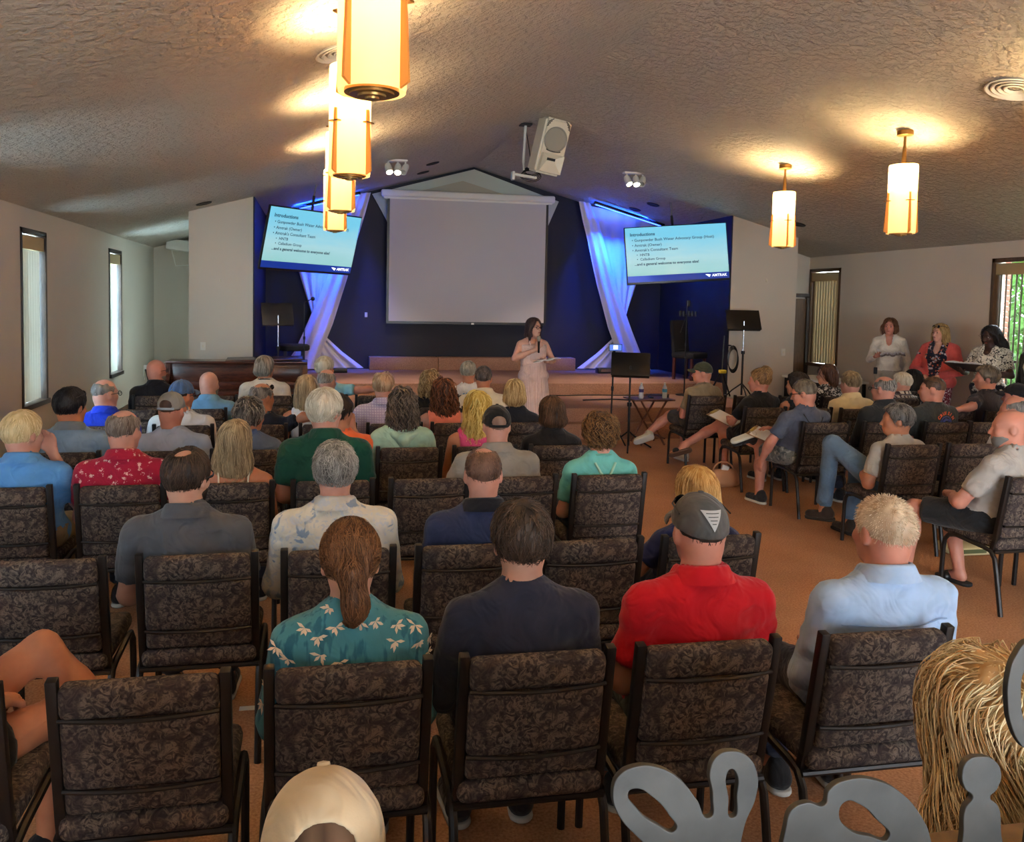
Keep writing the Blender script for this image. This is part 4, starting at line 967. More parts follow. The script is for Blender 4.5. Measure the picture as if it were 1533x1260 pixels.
def person(label, loc, rz, ztop, o):
    """seated or standing figure; o: options"""
    near = o.get('near', 0); res = (.030, .022, .018)[near]; rcl = (.026, .0175, .0125)[near]; w = o.get('w', 1.); fem = o.get('fem', 0); seed = o['seed']
    stand = o.get('stand', 0); hx = o.get('hx', 0.)
    root = empty('person', loc, rz); tag(root, label, 'person', None)
    hz = ztop-.128; hy = o.get('hy', -.035); Hc = np.array([hx, hy, hz])
    hr = Euler((math.radians(o.get('pitch', 0)), math.radians(o.get('roll', 0)), -math.radians(o.get('turn', 0))), 'XYZ'); Hm = np.array(hr.to_matrix()).astype(np.float32)
    T = Matrix.Translation(Hc) @ hr.to_matrix().to_4x4()
    Nb = Hc+np.array([-hx*.15, -.025, -.15]); zN = Nb[2]; yN = Nb[1]; xN = Nb[0]
    sh = (.172 if fem else .188)*(.75+.25*w)*(1 if not fem else 1)
    hip = .545 if not stand else ztop*.53
    py = (.035+.12*(w-1)) if not stand else 0.
    pel = el((0, py, hip+.02), (.178*w, .135*w, .125)); bz = (hip+zN)/2
    belly = el((xN*.4, (py+yN)/2+.015*w, bz-.04), (.150*w*(1.0 if not fem else .95), .118*w, (zN-hip)*.42))
    chest = el((xN*.8, yN+.01+.08*max(0, w-1), zN-.17), (.160*(.6+.4*w), .108*(.6+.4*w), .175))
    clav = rc((xN-sh+.045, yN-.005, zN-.068), (xN+sh-.045, yN-.005, zN-.068), .052, .052)
    traps = [rc((xN+s_*.10, yN-.012, zN-.055), (xN+s_*.02, yN-.005, zN+.022), .042, .045) for s_ in (-1, 1)]
    back = el((xN*.8, yN-.042+.06*max(0, w-1), zN-.16), (.125*(.6+.4*w), .055, .14))
    torso = [pel, belly, chest, clav, back]+traps
    if fem: torso += [el((xN*.8+s_*.07, yN+.085, zN-.19), (.058, .05, .06)) for s_ in (-1, 1)]
    neck = rc((xN, yN-.005, zN-.04), tuple(Hc+Hm@np.array([0, -.03, -.055])), .058 if not fem else .05, .054 if not fem else .047)
    arms = {}; legs = {}
    for s_, sd in ((-1, 'L'), (1, 'R')):
        S = np.array([xN+s_*sh, yN-.005, zN-.075])
        if stand: E = np.array([s_*(sh+.05), yN-.02, zN-.36]); Wp = np.array([s_*(sh+.04), yN+.06, zN-.60]); hd = (0, .1, -1); hn = (-s_, 0, 0)
        else: E = np.array([xN+s_*(sh+.045), yN+.05, zN-.345]); Wp = np.array([s_*.115, .17, hip+.125]); hd = (-s_*.5, .8, -.25); hn = (0, -.2, -1)
        if sd in o.get('arms', {}):
            a = o['arms'][sd]; E = np.array(a[0], float); Wp = np.array(a[1], float); hd = a[2] if len(a) > 2 else Wp-E; hn = a[3] if len(a) > 3 else (0, 0, -1)
        arms[sd] = (S, E, Wp, hd, hn, o.get('curl', .45))
        if stand: H = np.array([s_*.085, 0, hip-.02]); Kn = np.array([s_*.095, .02, hip*.52]); A = np.array([s_*.10, -.01, .095])
        else: H = np.array([s_*.088, .03, hip-.005]); Kn = np.array([s_*.115, .37, hip-.035]); A = np.array([s_*.12, .36+o.get('foot', 0.), .095])
        toe = (s_*.1, 1, 0)
        if sd in o.get('legs', {}): a = o['legs'][sd]; Kn = np.array(a[0], float); A = np.array(a[1], float); toe = a[2] if len(a) > 2 else toe
        toe = np.array(toe, float); toe /= np.linalg.norm(toe); legs[sd] = (H, Kn, A, toe)
    aw = (.5+.5*w)*(1 if not fem else .9)
    armp = []; legp = []; handp = []; feet = []
    for sd, (S, E, Wp, hd, hn, cu) in arms.items():
        armp += [rc(S, E, .052*aw, .041*aw), rc(E, E+(Wp-E)*.35, .041*aw, .040*aw), rc(E+(Wp-E)*.3, Wp, .040*aw, .027)]; handp.append((Wp, hand_prims(Wp, hd, hn, cu)))
    for sd, (H, Kn, A, toe) in legs.items():
        legp += [rc(H, Kn, .088*(.6+.4*w), .056), rc(Kn, Kn+(A-Kn)*.4, .054, .055), rc(Kn+(A-Kn)*.35, A, .055, .037)]
        dn = np.cross(np.cross(toe, A-Kn), toe); dn /= np.linalg.norm(dn)+1e-9
        feet += [rc(A+dn*.045-toe*.025, A+dn*.055+toe*.13, .034, .026)]
        o.setdefault('_feet', []).append((A, toe, dn))
    headf = lambda P: head_field((P-Hc.astype(np.float32))@Hm)
    allhand = [p for h in handp for p in h[1]]
    def body(P, fine=False):
        d = U(torso, P, .05); d = smin(d, U(legp+feet, P, .03), .04); d = smin(d, U(armp, P, .025), .03)
        d = smin(d, smin(neck(P), headf(P), .03), .03)
        if fine: d = smin(d, U(allhand, P, .012), .012)
        return d
    lo, hi = bbox(torso+armp+legp+feet+[neck], .04); hi[2] = max(hi[2], hz+.13); lo[0] = min(lo[0], hx-.14); hi[0] = max(hi[0], hx+.14); lo[1] = min(lo[1], hy-.16); hi[1] = max(hi[1], hy+.16)
    fr = (.014, .011, .009)[near]
    boxes = [(Hc-np.array([.13, .15, .16]), Hc+np.array([.13, .15, .15]), fr, False)]
    hb = [bbox(h[1], .02) for h in handp]
    if np.linalg.norm(handp[0][0]-handp[1][0]) < .26: hb = [(np.minimum(hb[0][0], hb[1][0]), np.maximum(hb[0][1], hb[1][1]))]
    boxes += [(a, b_, .008 if o.get('face') or o.get('handfine') else .0115, True) for a, b_ in hb]
    V, Q = nets(lambda P: body(P), lo, hi, res); cen = V[Q].mean(1); keep = np.ones(len(Q), bool)
    for a, b_, _, _ in boxes: keep &= ~((cen > a).all(1) & (cen < b_).all(1))
    VV = [V]; QQ = [Q[keep]]; off = len(V)
    for bi, (a, b_, rs_, fh) in enumerate(boxes):
        v, q = nets(lambda P: body(P, fh), a-.012, b_+.012, rs_); VV.append(v); QQ.append(q+off); off += len(v)
    V = np.concatenate(VV); Q = np.concatenate(QQ)
    # ---- clothing fields
    sleeve = o.get('sleeve', 'short'); infl = o.get('infl', .013); cl = []
    neckcut = rc((xN, yN+.012, zN-.022), (xN, yN+.02, zN+.14), .066 if not fem else .064, .06)
    def sleeve_f(sd):
        S, E, Wp = arms[sd][:3]
        if sleeve == 'short':
            C = S+(E-S)*.72; dr = (E-S)/np.linalg.norm(E-S); f0 = rc(S, E, .052*aw+.016, .041*aw+.022)
            return lambda P: np.maximum(f0(P), (P-C.astype(np.float32))@dr.astype(np.float32))
        if sleeve == 'half': 
            C = E+(Wp-E)*.1; dr = (Wp-E)/np.linalg.norm(Wp-E); f0 = rc(S, E, .052*aw+.016, .041*aw+.016); f1 = rc(E, Wp, .041*aw+.016, .04*aw)
            return lambda P: smin(f0(P), np.maximum(f1(P), (P-C.astype(np.float32))@dr.astype(np.float32)), .02)
        C = E+(Wp-E)*.93; dr = (Wp-E)/np.linalg.norm(Wp-E); f0 = rc(S, E, .052*aw+.015, .041*aw+.014); f1 = rc(E, Wp, .041*aw+.014, .036)
        return lambda P: smin(f0(P), np.maximum(f1(P), (P-C.astype(np.float32))@dr.astype(np.float32)), .02)
    sl = [sleeve_f('L'), sleeve_f('R')] if sleeve != 'none' else []
    waist = hip-.08 if not o.get('tuck') else hip+.05
    sf = np.array([9., 9., 13.])
    def shirt_f(P):
        d = U(torso, P, .05)-infl
        if sl:
            for f in sl: d = smin(d, f(P), .035)
        d = d+.007*vnoise(P*sf+seed)+.0045*vnoise(P*np.array([16., 16., 34.])+seed)+.003*(1-np.abs(vnoise((P+P[..., [2, 0, 1]]*.5)*22+seed)))
        if o.get('straps'):      # strap top: bare shoulders and upper back
            d = smax(d, (P[..., 2]-(zN-o.get('straptop', .13))), .01)
        elif sleeve == 'none':
            for s_ in (-1, 1): d = smax(d, -el((xN+s_*(sh+.03), yN, zN-.1), (.075, .12, .14))(P), .012)
        d = smax(d, -(neckcut(P)-o.get('neckopen', 0)), .006)
        if o.get('vneck'): d = smax(d, -el((xN, yN+.11, zN-.03), (.045, .09, o['vneck']))(P), .008)
        return np.maximum(d, -(P[..., 2]-waist))
    if o.get('shirt'):
        l2, h2 = bbox(torso, .05); 
        for sd in 'LR':
            if sleeve != 'none':
                a = arms[sd]; pts = [a[0], a[1]]+([a[2]] if sleeve != 'short' else []); l2 = np.minimum(l2, np.min(pts, 0)-.09); h2 = np.maximum(h2, np.max(pts, 0)+.09)
        v, q = nets(shirt_f, l2, h2, rcl); sm = o['shirt']; so = mk(o.get('shirtname', 'shirt'), v, q, sm, root); cl.append(shirt_f)
        if o.get('collar'):
            n = 28; cv = []; prof = [(.071, -.012), (.069, .042), (.075, .050), (.084, .042), (.106, -.006)] if o['collar'] != 'crew' else [(.064, -.012), (.062, .008), (.068, .011), (.077, -.012)]
            ks = 1. if not fem else .92
            for r_, z in prof:
                for i in range(n):
                    a = 2*math.pi*(i+.5)/n+R90; g = 1-.35*max(0, math.sin(a))**4 if o['collar'] != 'crew' else 1; cv.append((xN+r_*ks*math.cos(a)*1.06, yN+.0+r_*ks*math.sin(a)*1.02, zN+.002+z*g-.018*math.sin(a)))
            sk_ = range(n) if not o.get('vneck') else [i for i in range(n) if not (i < 3 or i > n-5)]
            cq = np.array([[j*n+i, j*n+(i+1) % n, (j+1)*n+(i+1) % n, (j+1)*n+i] for j in range(len(prof)-1) for i in sk_])
            mk('collar', cv, cq, o.get('collarmat', sm), so)
        if o.get('lanyard'):
            b = B(); b.tube([(xN+.077*math.cos(a), yN+.0+.075*math.sin(a), zN+.02-.016*math.sin(a)) for a in np.linspace(0, 6.28, 24)], .006, 6); b.build('lanyard', o['lanyard'], root, True)
        if o.get('straps'):
            for s_ in (-1, 1):
                pts = []
                for t in np.linspace(-.5, 3.6, 14):
                    pts.append((xN+s_*.085, yN-.005-.125*math.cos(t), zN-.10+.105*math.sin(t)))
                pt = np.array(pts, np.float32); f0, n_ = grad(lambda P: body(P), pt); pt = pt-n_*(f0-.004)[:, None]
                b = B(); b.tube([tuple(x) for x in pt], o.get('strapr', .005), 6); b.build('strap', o.get('strapmat', sm), so, True)
    bt = o.get('bottom', 'pants')
    if bt:
        def pants_f(P):
            d = np.maximum(pel(P)-.010, P[..., 2]-(hip+.07))
            for sd in 'LR':
                H, Kn, A, toe = legs[sd]; f0 = rc(H, Kn, .088*(.6+.4*w)+.013, .056+.016)(P)
                if bt == 'shorts': D = (Kn-H)/np.linalg.norm(Kn-H); C = H+(Kn-H)*o.get('cutf', .86); f0 = np.maximum(rc(H, Kn, .088*(.6+.4*w)+.014, .056+.03)(P), (P-C.astype(np.float32))@D.astype(np.float32))
                else:
                    D = (A-Kn)/np.linalg.norm(A-Kn); C = Kn+(A-Kn)*.93; f0 = smin(f0, np.maximum(rc(Kn, A, .068, .062)(P), (P-C.astype(np.float32))@D.astype(np.float32)), .03)
                d = smin(d, f0, .035)
            d = d+.005*vnoise(P*np.array([14., 14., 14.])+seed+7)
            return d
        v, q = nets(pants_f, *bbox([pel]+legp, .06), .02 if o.get('legs') or stand else .032); mk('shorts' if bt == 'shorts' else 'trousers', v, q, o.get('pmat') or cloth((52, 58, 74)), root); cl.append(pants_f)
    if o.get('dress'):
        zt, zb = zN-.30, o.get('hem', .12)
        def dress_f(P):
            a = np.arctan2(P[..., 0], P[..., 1]); t = np.clip((zt-P[..., 2])/(zt-zb), 0, 1); rr = .155+.115*t**.8
            d = np.sqrt(P[..., 0]**2+(P[..., 1]*1.12)**2)-rr-(.004+.016*t)*np.sin(a*15+3*np.sin(a*3))
            return np.maximum(np.maximum(d*.8, P[..., 2]-(zt+.1)), zb-P[..., 2])
        v, q = nets(dress_f, (-.34, -.34, zb-.02), (.34, .34, zt+.14), .014); mk('skirt', v, q, o['dress'], root); cl.append(dress_f)
    if o.get('jacket'):   # open jacket over the shirt
        tj = [pel, belly, chest, clav, back]+traps
        def jac_f(P):
            d = U(tj, P, .05)-.026
            for sd in 'LR':
                S, E, Wp = arms[sd][:3]; C = E+(Wp-E)*.8; dr = (Wp-E)/np.linalg.norm(Wp-E)
                d = smin(d, smin(rc(S, E, .052*aw+.022, .041*aw+.022)(P), np.maximum(rc(E, Wp, .041*aw+.022, .046)(P), (P-C.astype(np.float32))@dr.astype(np.float32)), .02), .035)
            d = d+.006*vnoise(P*sf+seed+3)
            open_ = np.maximum(np.abs(P[..., 0]-xN*.6)-(.05+.07*np.clip((P[..., 2]-(hip))/.5, 0, 1)), -(P[..., 1]-yN-.02))
            d = smax(d, -open_, .008); d = smax(d, -(neckcut(P)-.012), .006); return np.maximum(d, -(P[..., 2]-(hip-.16)))
        l2, h2 = bbox(tj+armp, .07); l2[2] = hip-.2; v, q = nets(jac_f, l2, h2, .016); mk('jacket', v, q, o['jacket'], root); cl.append(jac_f)
    # tuck the skin under the cloth
    if cl:
        ci = np.min([f(V.astype(np.float32)) for f in cl], 0); sel = (ci < .002) & (np.linalg.norm(V-Hc, axis=1) > .15)
        if sel.any():
            _, n_ = grad(lambda P: body(P), V[sel].astype(np.float32)); V[sel] = V[sel]-n_*(.024, .016, .014)[near]
    sk = SKIN[o.get('skin', 'fair')]; bo = mk('body', V, Q, skin_mat(sk), root)
    # ---- head details
    if o.get('face'):
        for s_ in (-1, 1):
            b = B(); b.lathe([(.0, .0125)]+[(.0125*math.sin(t), .0125*math.cos(t)) for t in np.linspace(.2, 2.2, 7)], 14, (s_*.031, .0765, .001), (-R90, 0, 0)); e = b.build('eye', mat('eye_white', (150, 138, 130), .5), root, True); e.matrix_local = T
            b = B(); b.lathe([(0, .0131), (.0075, .0108)], 12, (s_*.031, .0768, .001), (-R90, 0, 0)); b.build('iris', mat('iris', (50, 34, 24), .2), e)
            b = B(); b.tube([(s_*(.014+.034*t), .098-.016*t*t, .021+.006*math.sin(t*2.6)) for t in np.linspace(0, 1, 5)], [.0028, .0034, .003, .0024, .0012], 5); e = b.build('eyebrow', mat('brow_%s' % o.get('brow', 'd'), o.get('browc', (70, 48, 36)), .8), root, True); e.matrix_local = T
        b = B(); b.tube([(x, .1005-abs(x)*.25, -.067+.0015*math.cos(x*150)) for x in np.linspace(-.021, .021, 7)], [.001, .004, .0055, .0058, .0055, .004, .001], 6); e = b.build('lips', mat('lips', (150, 62, 60), .45), root, True); e.matrix_local = T
    if o.get('hair'): hair_make(o['hair'], o['hc'], T, root, near, seed, dict(o.get('ho', {}), capped=1 if o.get('cap') else 0))
    if o.get('beard'):
        f = lambda q: smax(smax(U(HEAD, q, .03)-.004+.002*vnoise(q*90), q[..., 2]+.045+.25*np.abs(q[..., 1]-.06), .01), -(q[..., 1]-.0), .01); v, q = nets(f, (-.1, -.03, -.15), (.1, .13, -.02), .008); e = mk('beard', v, q, hair_mat(*o['beard']), root, True, np.full(len(v), .4)); e.matrix_local = T
    if o.get('cap'): cap_make(T, root, o['cap'], near, o.get('capkind', 'ball'), 0, o.get('cap2'))
    if o.get('glasses'): glasses_make(T, root)
    if o.get('shades'): glasses_make(T, root, True, True)
    if o.get('shoe', 1):
        for A, toe, dn in o['_feet']:
            X_ = np.cross(toe, -dn); m3 = Matrix([[X_[i], toe[i], -dn[i]] for i in range(3)])
            shoe_make(root, tuple(A+np.array([0, 0, .0])), 0, o.get('shoec', (40, 38, 40)), o.get('solec', (200, 196, 186)), m3, o.get('shoekind', 'shoe'))
    root['_T'] = 0; del root['_T']
    return root, T

# ------------------------------------------------------------------ the audience
ROW = [1.10, 2.22, 3.28, 4.55, 5.54, 6.64, 7.62, 8.63]
GX = [-1.62, -1.04, -.46, .10, .65, 1.19, 1.75]
GREY = ((86, 82, 78), (196, 190, 182)); WHITE = ((176, 164, 140), (240, 232, 214)); DARK = ((26, 20, 18), (70, 54, 44)); BLACK = ((12, 12, 16), (44, 44, 52))
BROWN = ((58, 36, 22), (132, 92, 60)); BLOND = ((150, 112, 62), (238, 208, 150)); ASH = ((112, 92, 66), (214, 190, 148)); SALT = ((52, 48, 46), (168, 162, 154)); GOLD = ((176, 120, 52), (240, 200, 130)); YEL = ((190, 150, 60), (250, 226, 140)); GING = ((150, 112, 78), (224, 196, 160))
def P_(row, u, v, short, **k): k.update(row=row, u=u, v=v, short=short); return k
DEN = cloth((72, 92, 120)); JEAN = cloth((92, 116, 140)); KHA = cloth((150, 134, 106)); BLK = cloth((28, 28, 30))
PEOPLE = [
 P_(1, 525, 783, 'woman with a brown ponytail in a teal orchid-print top', near=2, fem=1, w=1.08, turn=0, pitch=-6, shirt=cloth((78, 144, 156), 'leaf', (240, 224, 196), (48, 108, 128)), sleeve='half', hair='pony', hc=((66, 40, 24), (150, 104, 68)), ho=dict(L=.14, n=1.4, th=.012), skin='fair', pmat=cloth((70, 140, 146)), orchids=1),
 P_(1, 783, 755, 'dark-haired man in a navy crew-neck sweatshirt', near=2, w=1.04, shirt=cloth((44, 47, 64)), sleeve='long', collar='crew', hair='short', hc=((34, 26, 22), (104, 82, 66)), ho=dict(th=.016, na=.006, lift=.012, jit=.5, L=.05, n=1.3, nape=-.1), skin='fair', pmat=cloth((36, 40, 52))),
 P_(1, 1052, 742, 'man in a red polo and charcoal cap', near=2, w=1.12, turn=4, shirt=cloth((196, 20, 34)), collar=1, hair='short', hc=((30, 24, 20), (84, 66, 54)), ho=dict(th=.006, n=.8, L=.02, nape=-.1), cap=(78, 76, 74), capkind='plain', shades=1, skin='red', pmat=cloth((70, 72, 66)), patch=1),
 P_(1, 1330, 745, 'man with cropped white hair in a light blue dress shirt', near=2, w=1.26, turn=-4, shirt=cloth((168, 194, 226)), sleeve='long', collar=1, hair='short', hc=((170, 140, 110), (244, 226, 196)), ho=dict(th=.007, spike=.6, L=.013, n=2.4, na=.002, rad=.0012, nape=-.105), skin='red', pmat=cloth((34, 38, 58)), yoke=1),
 P_(2, 280, 673, 'dark-haired man in a charcoal grey polo', near=2, w=1.2, turn=24, shirt=cloth((84, 86, 92)), collar=1, hair='thin', hc=((30, 22, 18), (92, 72, 58)), ho=dict(th=.015, n=1.2, L=.04), glasses=1, beard=DARK, skin='fair'),
 P_(2, 502, 665, 'man with wavy grey hair in an off-white printed camp shirt', near=2, w=1.2, turn=0, shirt=cloth((214, 208, 194), 'blotch', (196, 198, 200), (140, 156, 176)), sleeve='half', collar=1, hair='short', hc=GREY, ho=dict(th=.016, wave=.004, wf=90, L=.05, lift=.008, jit=.6, n=1.2, na=.006), lanyard=BLK, skin='pink', pmat=KHA),
 P_(2, 725, 670, 'balding man in a navy polo', near=2, w=1.12, turn=6, shirt=cloth((40, 50, 82)), collar=1, collarmat=cloth((22, 24, 34)), hair='thin', hc=((74, 52, 42), (146, 108, 88)), ho=dict(th=.004, L=.010, n=1., na=.001, nape=-.1, by=-.01, jit=.4), skin='pink'),
 P_(2, 1045, 700, 'woman with long golden hair in a navy tee', near=2, fem=1, w=.95, turn=-6, shirt=cloth((30, 38, 82)), hair='long', hc=GOLD, ho=dict(len=.24, wd=.12, n=1.3, vol=1.04, na=.003), skin='tan', arms={'L': ((-.27, -.02, .66), (-.2, .2, .66))}),
 P_(3, 33, 617, 'white-haired man in a light blue polo, hand at his chin', near=1, w=1.15, turn=32, shirt=cloth((92, 152, 214)), collar=1, hair='short', hc=((196, 168, 116), (246, 226, 180)), ho=dict(th=.015, L=.06, na=.003), skin='pink', arms={'R': ((.24, .12, .70), (.10, .12, .99), (-.2, -.1, 1), (0, -1, .2))}, pmat=KHA),
 P_(3, 185, 613, 'balding man in a red palm-print shirt', near=1, w=1.15, turn=20, shirt=cloth((172, 30, 60), 'palm', (232, 190, 178)), collar=1, hair='fringe', hc=((92, 76, 66), (170, 156, 144)), ho=dict(th=.007, L=.03), skin='pink'),
 P_(3, 352, 630, 'woman with long blonde hair and bare tanned shoulders', near=1, fem=1, w=1.0, turn=10, shirt=cloth((60, 52, 50)), sleeve='none', straps=1, strapmat=mat('beads', (226, 214, 190), .4), straptop=.17, hair='long', hc=ASH, ho=dict(len=.2, wd=.115, wave=.006, wf=45, n=1.2), skin='tan'),
 P_(3, 488, 585, 'tall white-haired man in a dark green polo', near=1, w=1.25, turn=38, shirt=cloth((18, 70, 54)), collar=1, hair='short', hc=WHITE, ho=dict(th=.024, L=.06, nape=-.1, n=1.3), glasses=1, skin='pink'),
 P_(3, 745, 608, 'man in a grey shirt and black mesh cap', near=1, w=1.2, turn=4, shirt=cloth((150, 142, 132)), collar=1, hair='short', hc=((110, 80, 66), (160, 130, 112)), ho=dict(th=.002, L=.01, n=.4), cap=(22, 20, 20), capkind='mesh', skin='pink', arms={'L': ((-.31, .0, .64), (-.2, .25, .66))}),
 P_(3, 900, 620, 'woman with a curly brown updo in an aqua tee with a lanyard', near=1, fem=1, w=1.1, shirt=cloth((108, 190, 184)), hair='curly', hc=((66, 42, 26), (160, 116, 70)), ho=dict(vol=.93, nape=-.10, wave=.012, wf=110, L=.09, n=1.2), shades=1, skin='pink', lanyard=cloth((110, 180, 160)), vlanyard=1),
 P_(4, 105, 582, 'black-haired man in a pale blue-grey polo with sunglasses on his head', near=1, w=1.18, turn=28, shirt=cloth((132, 158, 184)), collar=1, collarmat=cloth((120, 130, 140)), hair='short', hc=BLACK, ho=dict(th=.018, na=.005), shades=1, skin='tan'),
 P_(4, 256, 588, 'man in a grey snapback cap and pale tee', near=1, w=1.15, turn=14, pitch=-5, shirt=cloth((168, 180, 200)), hair='short', hc=((58, 36, 28), (110, 78, 60)), ho=dict(th=.005, n=.6, L=.015), cap=(136, 134, 130), cap2=(150, 170, 190), skin='red', collar='crew'),
 P_(4, 375, 596, 'woman with a grey-streaked short updo in a denim blue top', fem=1, near=1, w=.95, turn=32, shirt=cloth((86, 108, 146)), hair='curly', hc=SALT, ho=dict(vol=.9, nape=-.06, wave=.006, wf=80, L=.06, th=.01), skin='tan'),
 P_(4, 508, 592, 'dark-haired person in a bright orange tee', w=1.15, turn=42, shirt=cloth((238, 110, 60)), hair='short', hc=DARK, ho=dict(th=.02), skin='tan', arms={'R': ((.24, .14, .70), (.10, .14, .95), (-.2, -.1, 1), (0, -1, .2))}),
 P_(4, 603, 582, 'woman with dark grey shoulder-length curls in a mint hoodie', near=1, fem=1, w=1.1, shirt=cloth((176, 212, 190)), sleeve='long', hair='curlylong', hc=((48, 40, 36), (142, 124, 110)), ho=dict(len=.15, wd=.105, wave=.014, wf=75, L=.2, vol=1.05, n=1.2), skin='pink', hood=1),
 P_(4, 715, 587, 'woman with long yellow-blonde hair in a pink tank top', near=1, fem=1, w=.98, turn=-6, shirt=cloth((226, 86, 138)), sleeve='none', hair='curlylong', hc=YEL, ho=dict(len=.22, wd=.10, wave=.010, wf=50, L=.3), skin='tan', roll=6),
 P_(4, 827, 594, 'woman with a dark brown bob in a black top', near=1, fem=1, w=1.0, turn=-6, shirt=cloth((26, 24, 26)), hair='bob', hc=((40, 26, 20), (124, 90, 62)), ho=dict(len=.06, wd=.098, vol=1.06, n=1.2), skin='pink', collar=1),
 P_(5, 157, 567, 'bald man with glasses in a royal blue shirt', w=1.15, turn=42, shirt=cloth((28, 62, 206)), collar=1, hair='fringe', hc=GREY, ho=dict(th=.003, L=.01, n=.6, bald=.008), glasses=1, skin='pink'),
 P_(5, 272, 570, 'man in a denim flat cap and white tee', w=1.15, turn=32, shirt=cloth((222, 220, 218)), hair='short', hc=DARK, ho=dict(th=.006, n=.5), cap=(72, 98, 138), capkind='flat', glasses=1, skin='tan', collar='crew'),
 P_(5, 393, 573, 'balding man in black with an arm along the seat backs', w=1.1, turn=46, shirt=cloth((30, 34, 46)), hair='fringe', hc=SALT, ho=dict(th=.006), shades=1, skin='tan', arms={'R': ((.34, -.16, .92), (.58, -.20, .94), (1, .1, 0), (0, 0, -1))}),
 P_(5, 460, 562, 'woman with long ash-blonde hair in a white top', fem=1, w=.95, turn=14, shirt=cloth((226, 228, 230)), sleeve='none', hair='long', hc=ASH, ho=dict(len=.17, wd=.1, n=1.3), skin='tan', hx0=-.13),
 P_(5, 575, 557, 'man with grey-ginger hair in a lilac checked shirt', w=1.15, turn=18, shirt=cloth((206, 196, 214), 'check', (178, 164, 196)), sleeve='half', collar=1, hair='thin', hc=GING, ho=dict(th=.018, by=-.02), skin='pink'),
 P_(5, 665, 567, 'woman with long brown curls in a coral sleeveless top', fem=1, w=1., shirt=cloth((244, 140, 112)), sleeve='none', hair='curlylong', hc=((56, 30, 20), (148, 92, 58)), ho=dict(len=.19, wd=.11, vol=1.1, wave=.014, wf=60, L=.24, n=1.6), skin='pink'),
 P_(5, 772, 569, 'woman with a short blonde bob in a black tee', fem=1, w=1.0, turn=16, shirt=cloth((28, 30, 38)), hair='bob', hc=BLOND, ho=dict(len=.045, wd=.095, vol=1.04, n=1.6), skin='pink'),
 P_(6, 313, 555, 'man with a shaved head in a denim shirt', w=1.15, turn=28, shirt=cloth((104, 150, 184)), sleeve='long', collar=1, beard=SALT, skin='pink'),
 P_(6, 490, 552, 'pink-headed balding man in a pale grey shirt', w=1.05, turn=30, shirt=cloth((150, 150, 160)), hair='fringe', hc=GREY, ho=dict(th=.005, bald=.008), skin='pink', collar=1),
 P_(6, 645, 555, 'woman with frizzy blond-grey curls in a black top', fem=1, w=1., turn=6, shirt=BLK, hair='curlylong', hc=((120, 94, 62), (206, 176, 130)), ho=dict(len=.12, vol=1.08, wd=.105, wave=.014, wf=80, L=.14, n=1.6), skin='tan'),
 P_(6, 725, 548, 'man with short dark grey hair in a cream shirt', w=1.12, turn=18, shirt=cloth((226, 214, 186)), hair='short', hc=((40, 34, 32), (132, 122, 116)), ho=dict(th=.008, L=.02), skin='tan', collar=1),
 P_(7, 234, 537, 'man with a shaved head and glasses in a black shirt', w=1.2, turn=46, shirt=cloth((20, 22, 30)), sleeve='half', collar=1, glasses=1, beard=GREY, skin='red'),
 P_(7, 397, 533, 'man with long swept grey hair in a cream shirt', w=1.2, turn=38, shirt=cloth((220, 208, 188)), lanyard=BLK, hair='bob', hc=((96, 88, 76), (198, 190, 172)), ho=dict(len=.03, wd=.085, th=.012, n=1.4), skin='tan'),
 P_(7, 487, 535, 'white-haired man in a sky blue tee, arm along the seat backs', w=1.1, turn=46, shirt=cloth((136, 196, 212)), hair='short', hc=WHITE, ho=dict(th=.02), skin='red', arms={'R': ((.36, -.14, .92), (.62, -.2, .93), (1, .1, 0), (0, 0, -1))}),
 P_(7, 702, 541, 'grey-haired man in a white tee with a blue back print', w=1.1, turn=22, shirt=cloth((230, 230, 226)), hair='short', hc=((110, 104, 92), (204, 196, 176)), ho=dict(th=.014), skin='tan', collar='crew', print_=1),
]
seedn = 11; occupied = {}; PERS = {}
for q in PEOPLE:
    r_ = q['row']; R_ = ROW[r_]; yh = R_+.18; p = ony(q['u'], q['v'], yh); gi = int(np.argmin([abs(g-p[0]) for g in GX]))
    if r_ == 5 and q['u'] == 460: gi = 3
    if r_ == 1 and q['u'] == 1330: gx = 1.82
    else: gx = GX[gi]
    dx = p[0]-gx; seedn += 7; q['seed'] = seedn
    rx = gx+np.clip(dx, -.1, .1); q['hx'] = float(p[0]-rx); q['hy'] = -.035
    if r_ == 5 and q['u'] == 460: q['hx'] = float(p[0]-rx)
    root, T = person(q['short'], (rx, R_-CBY, 0), 0, float(p[2])+(.004 if q.get('hair') else 0), q)
    occupied[(r_, gi)] = q['short']; PERS[q['short']] = (root, T, q, rx, R_)
# chairs of the main block
EMPTY = {}
for r_ in range(1, 8):
    for gi, gx in enumerate(GX):
        if r_ == 1 and gi == 0: continue
        x = 1.80 if (r_ == 1 and gi == 6) else gx+(.0)
        if (r_, gi) in occupied: lab = 'camouflage fabric chair under the '+occupied[(r_, gi)]
        elif (r_, gi) == (1, 1): lab = 'camouflage fabric chair under the person with crossed bare legs'
        else:
            nb = [(abs(k[1]-gi), v) for k, v in occupied.items() if k[0] == r_]; d_, v_ = min(nb)
            side = 'wall' if [k[1] for k, v in occupied.items() if k[0] == r_ and v == v_][0] > gi else 'aisle'; lab = 'empty fabric chair %son the %s side of the %s' % ('' if d_ == 1 else 'further off ', side, v_)
        lab = ' '.join(lab.split()[:16]); place_chair(x, ROW[r_], 0, lab)
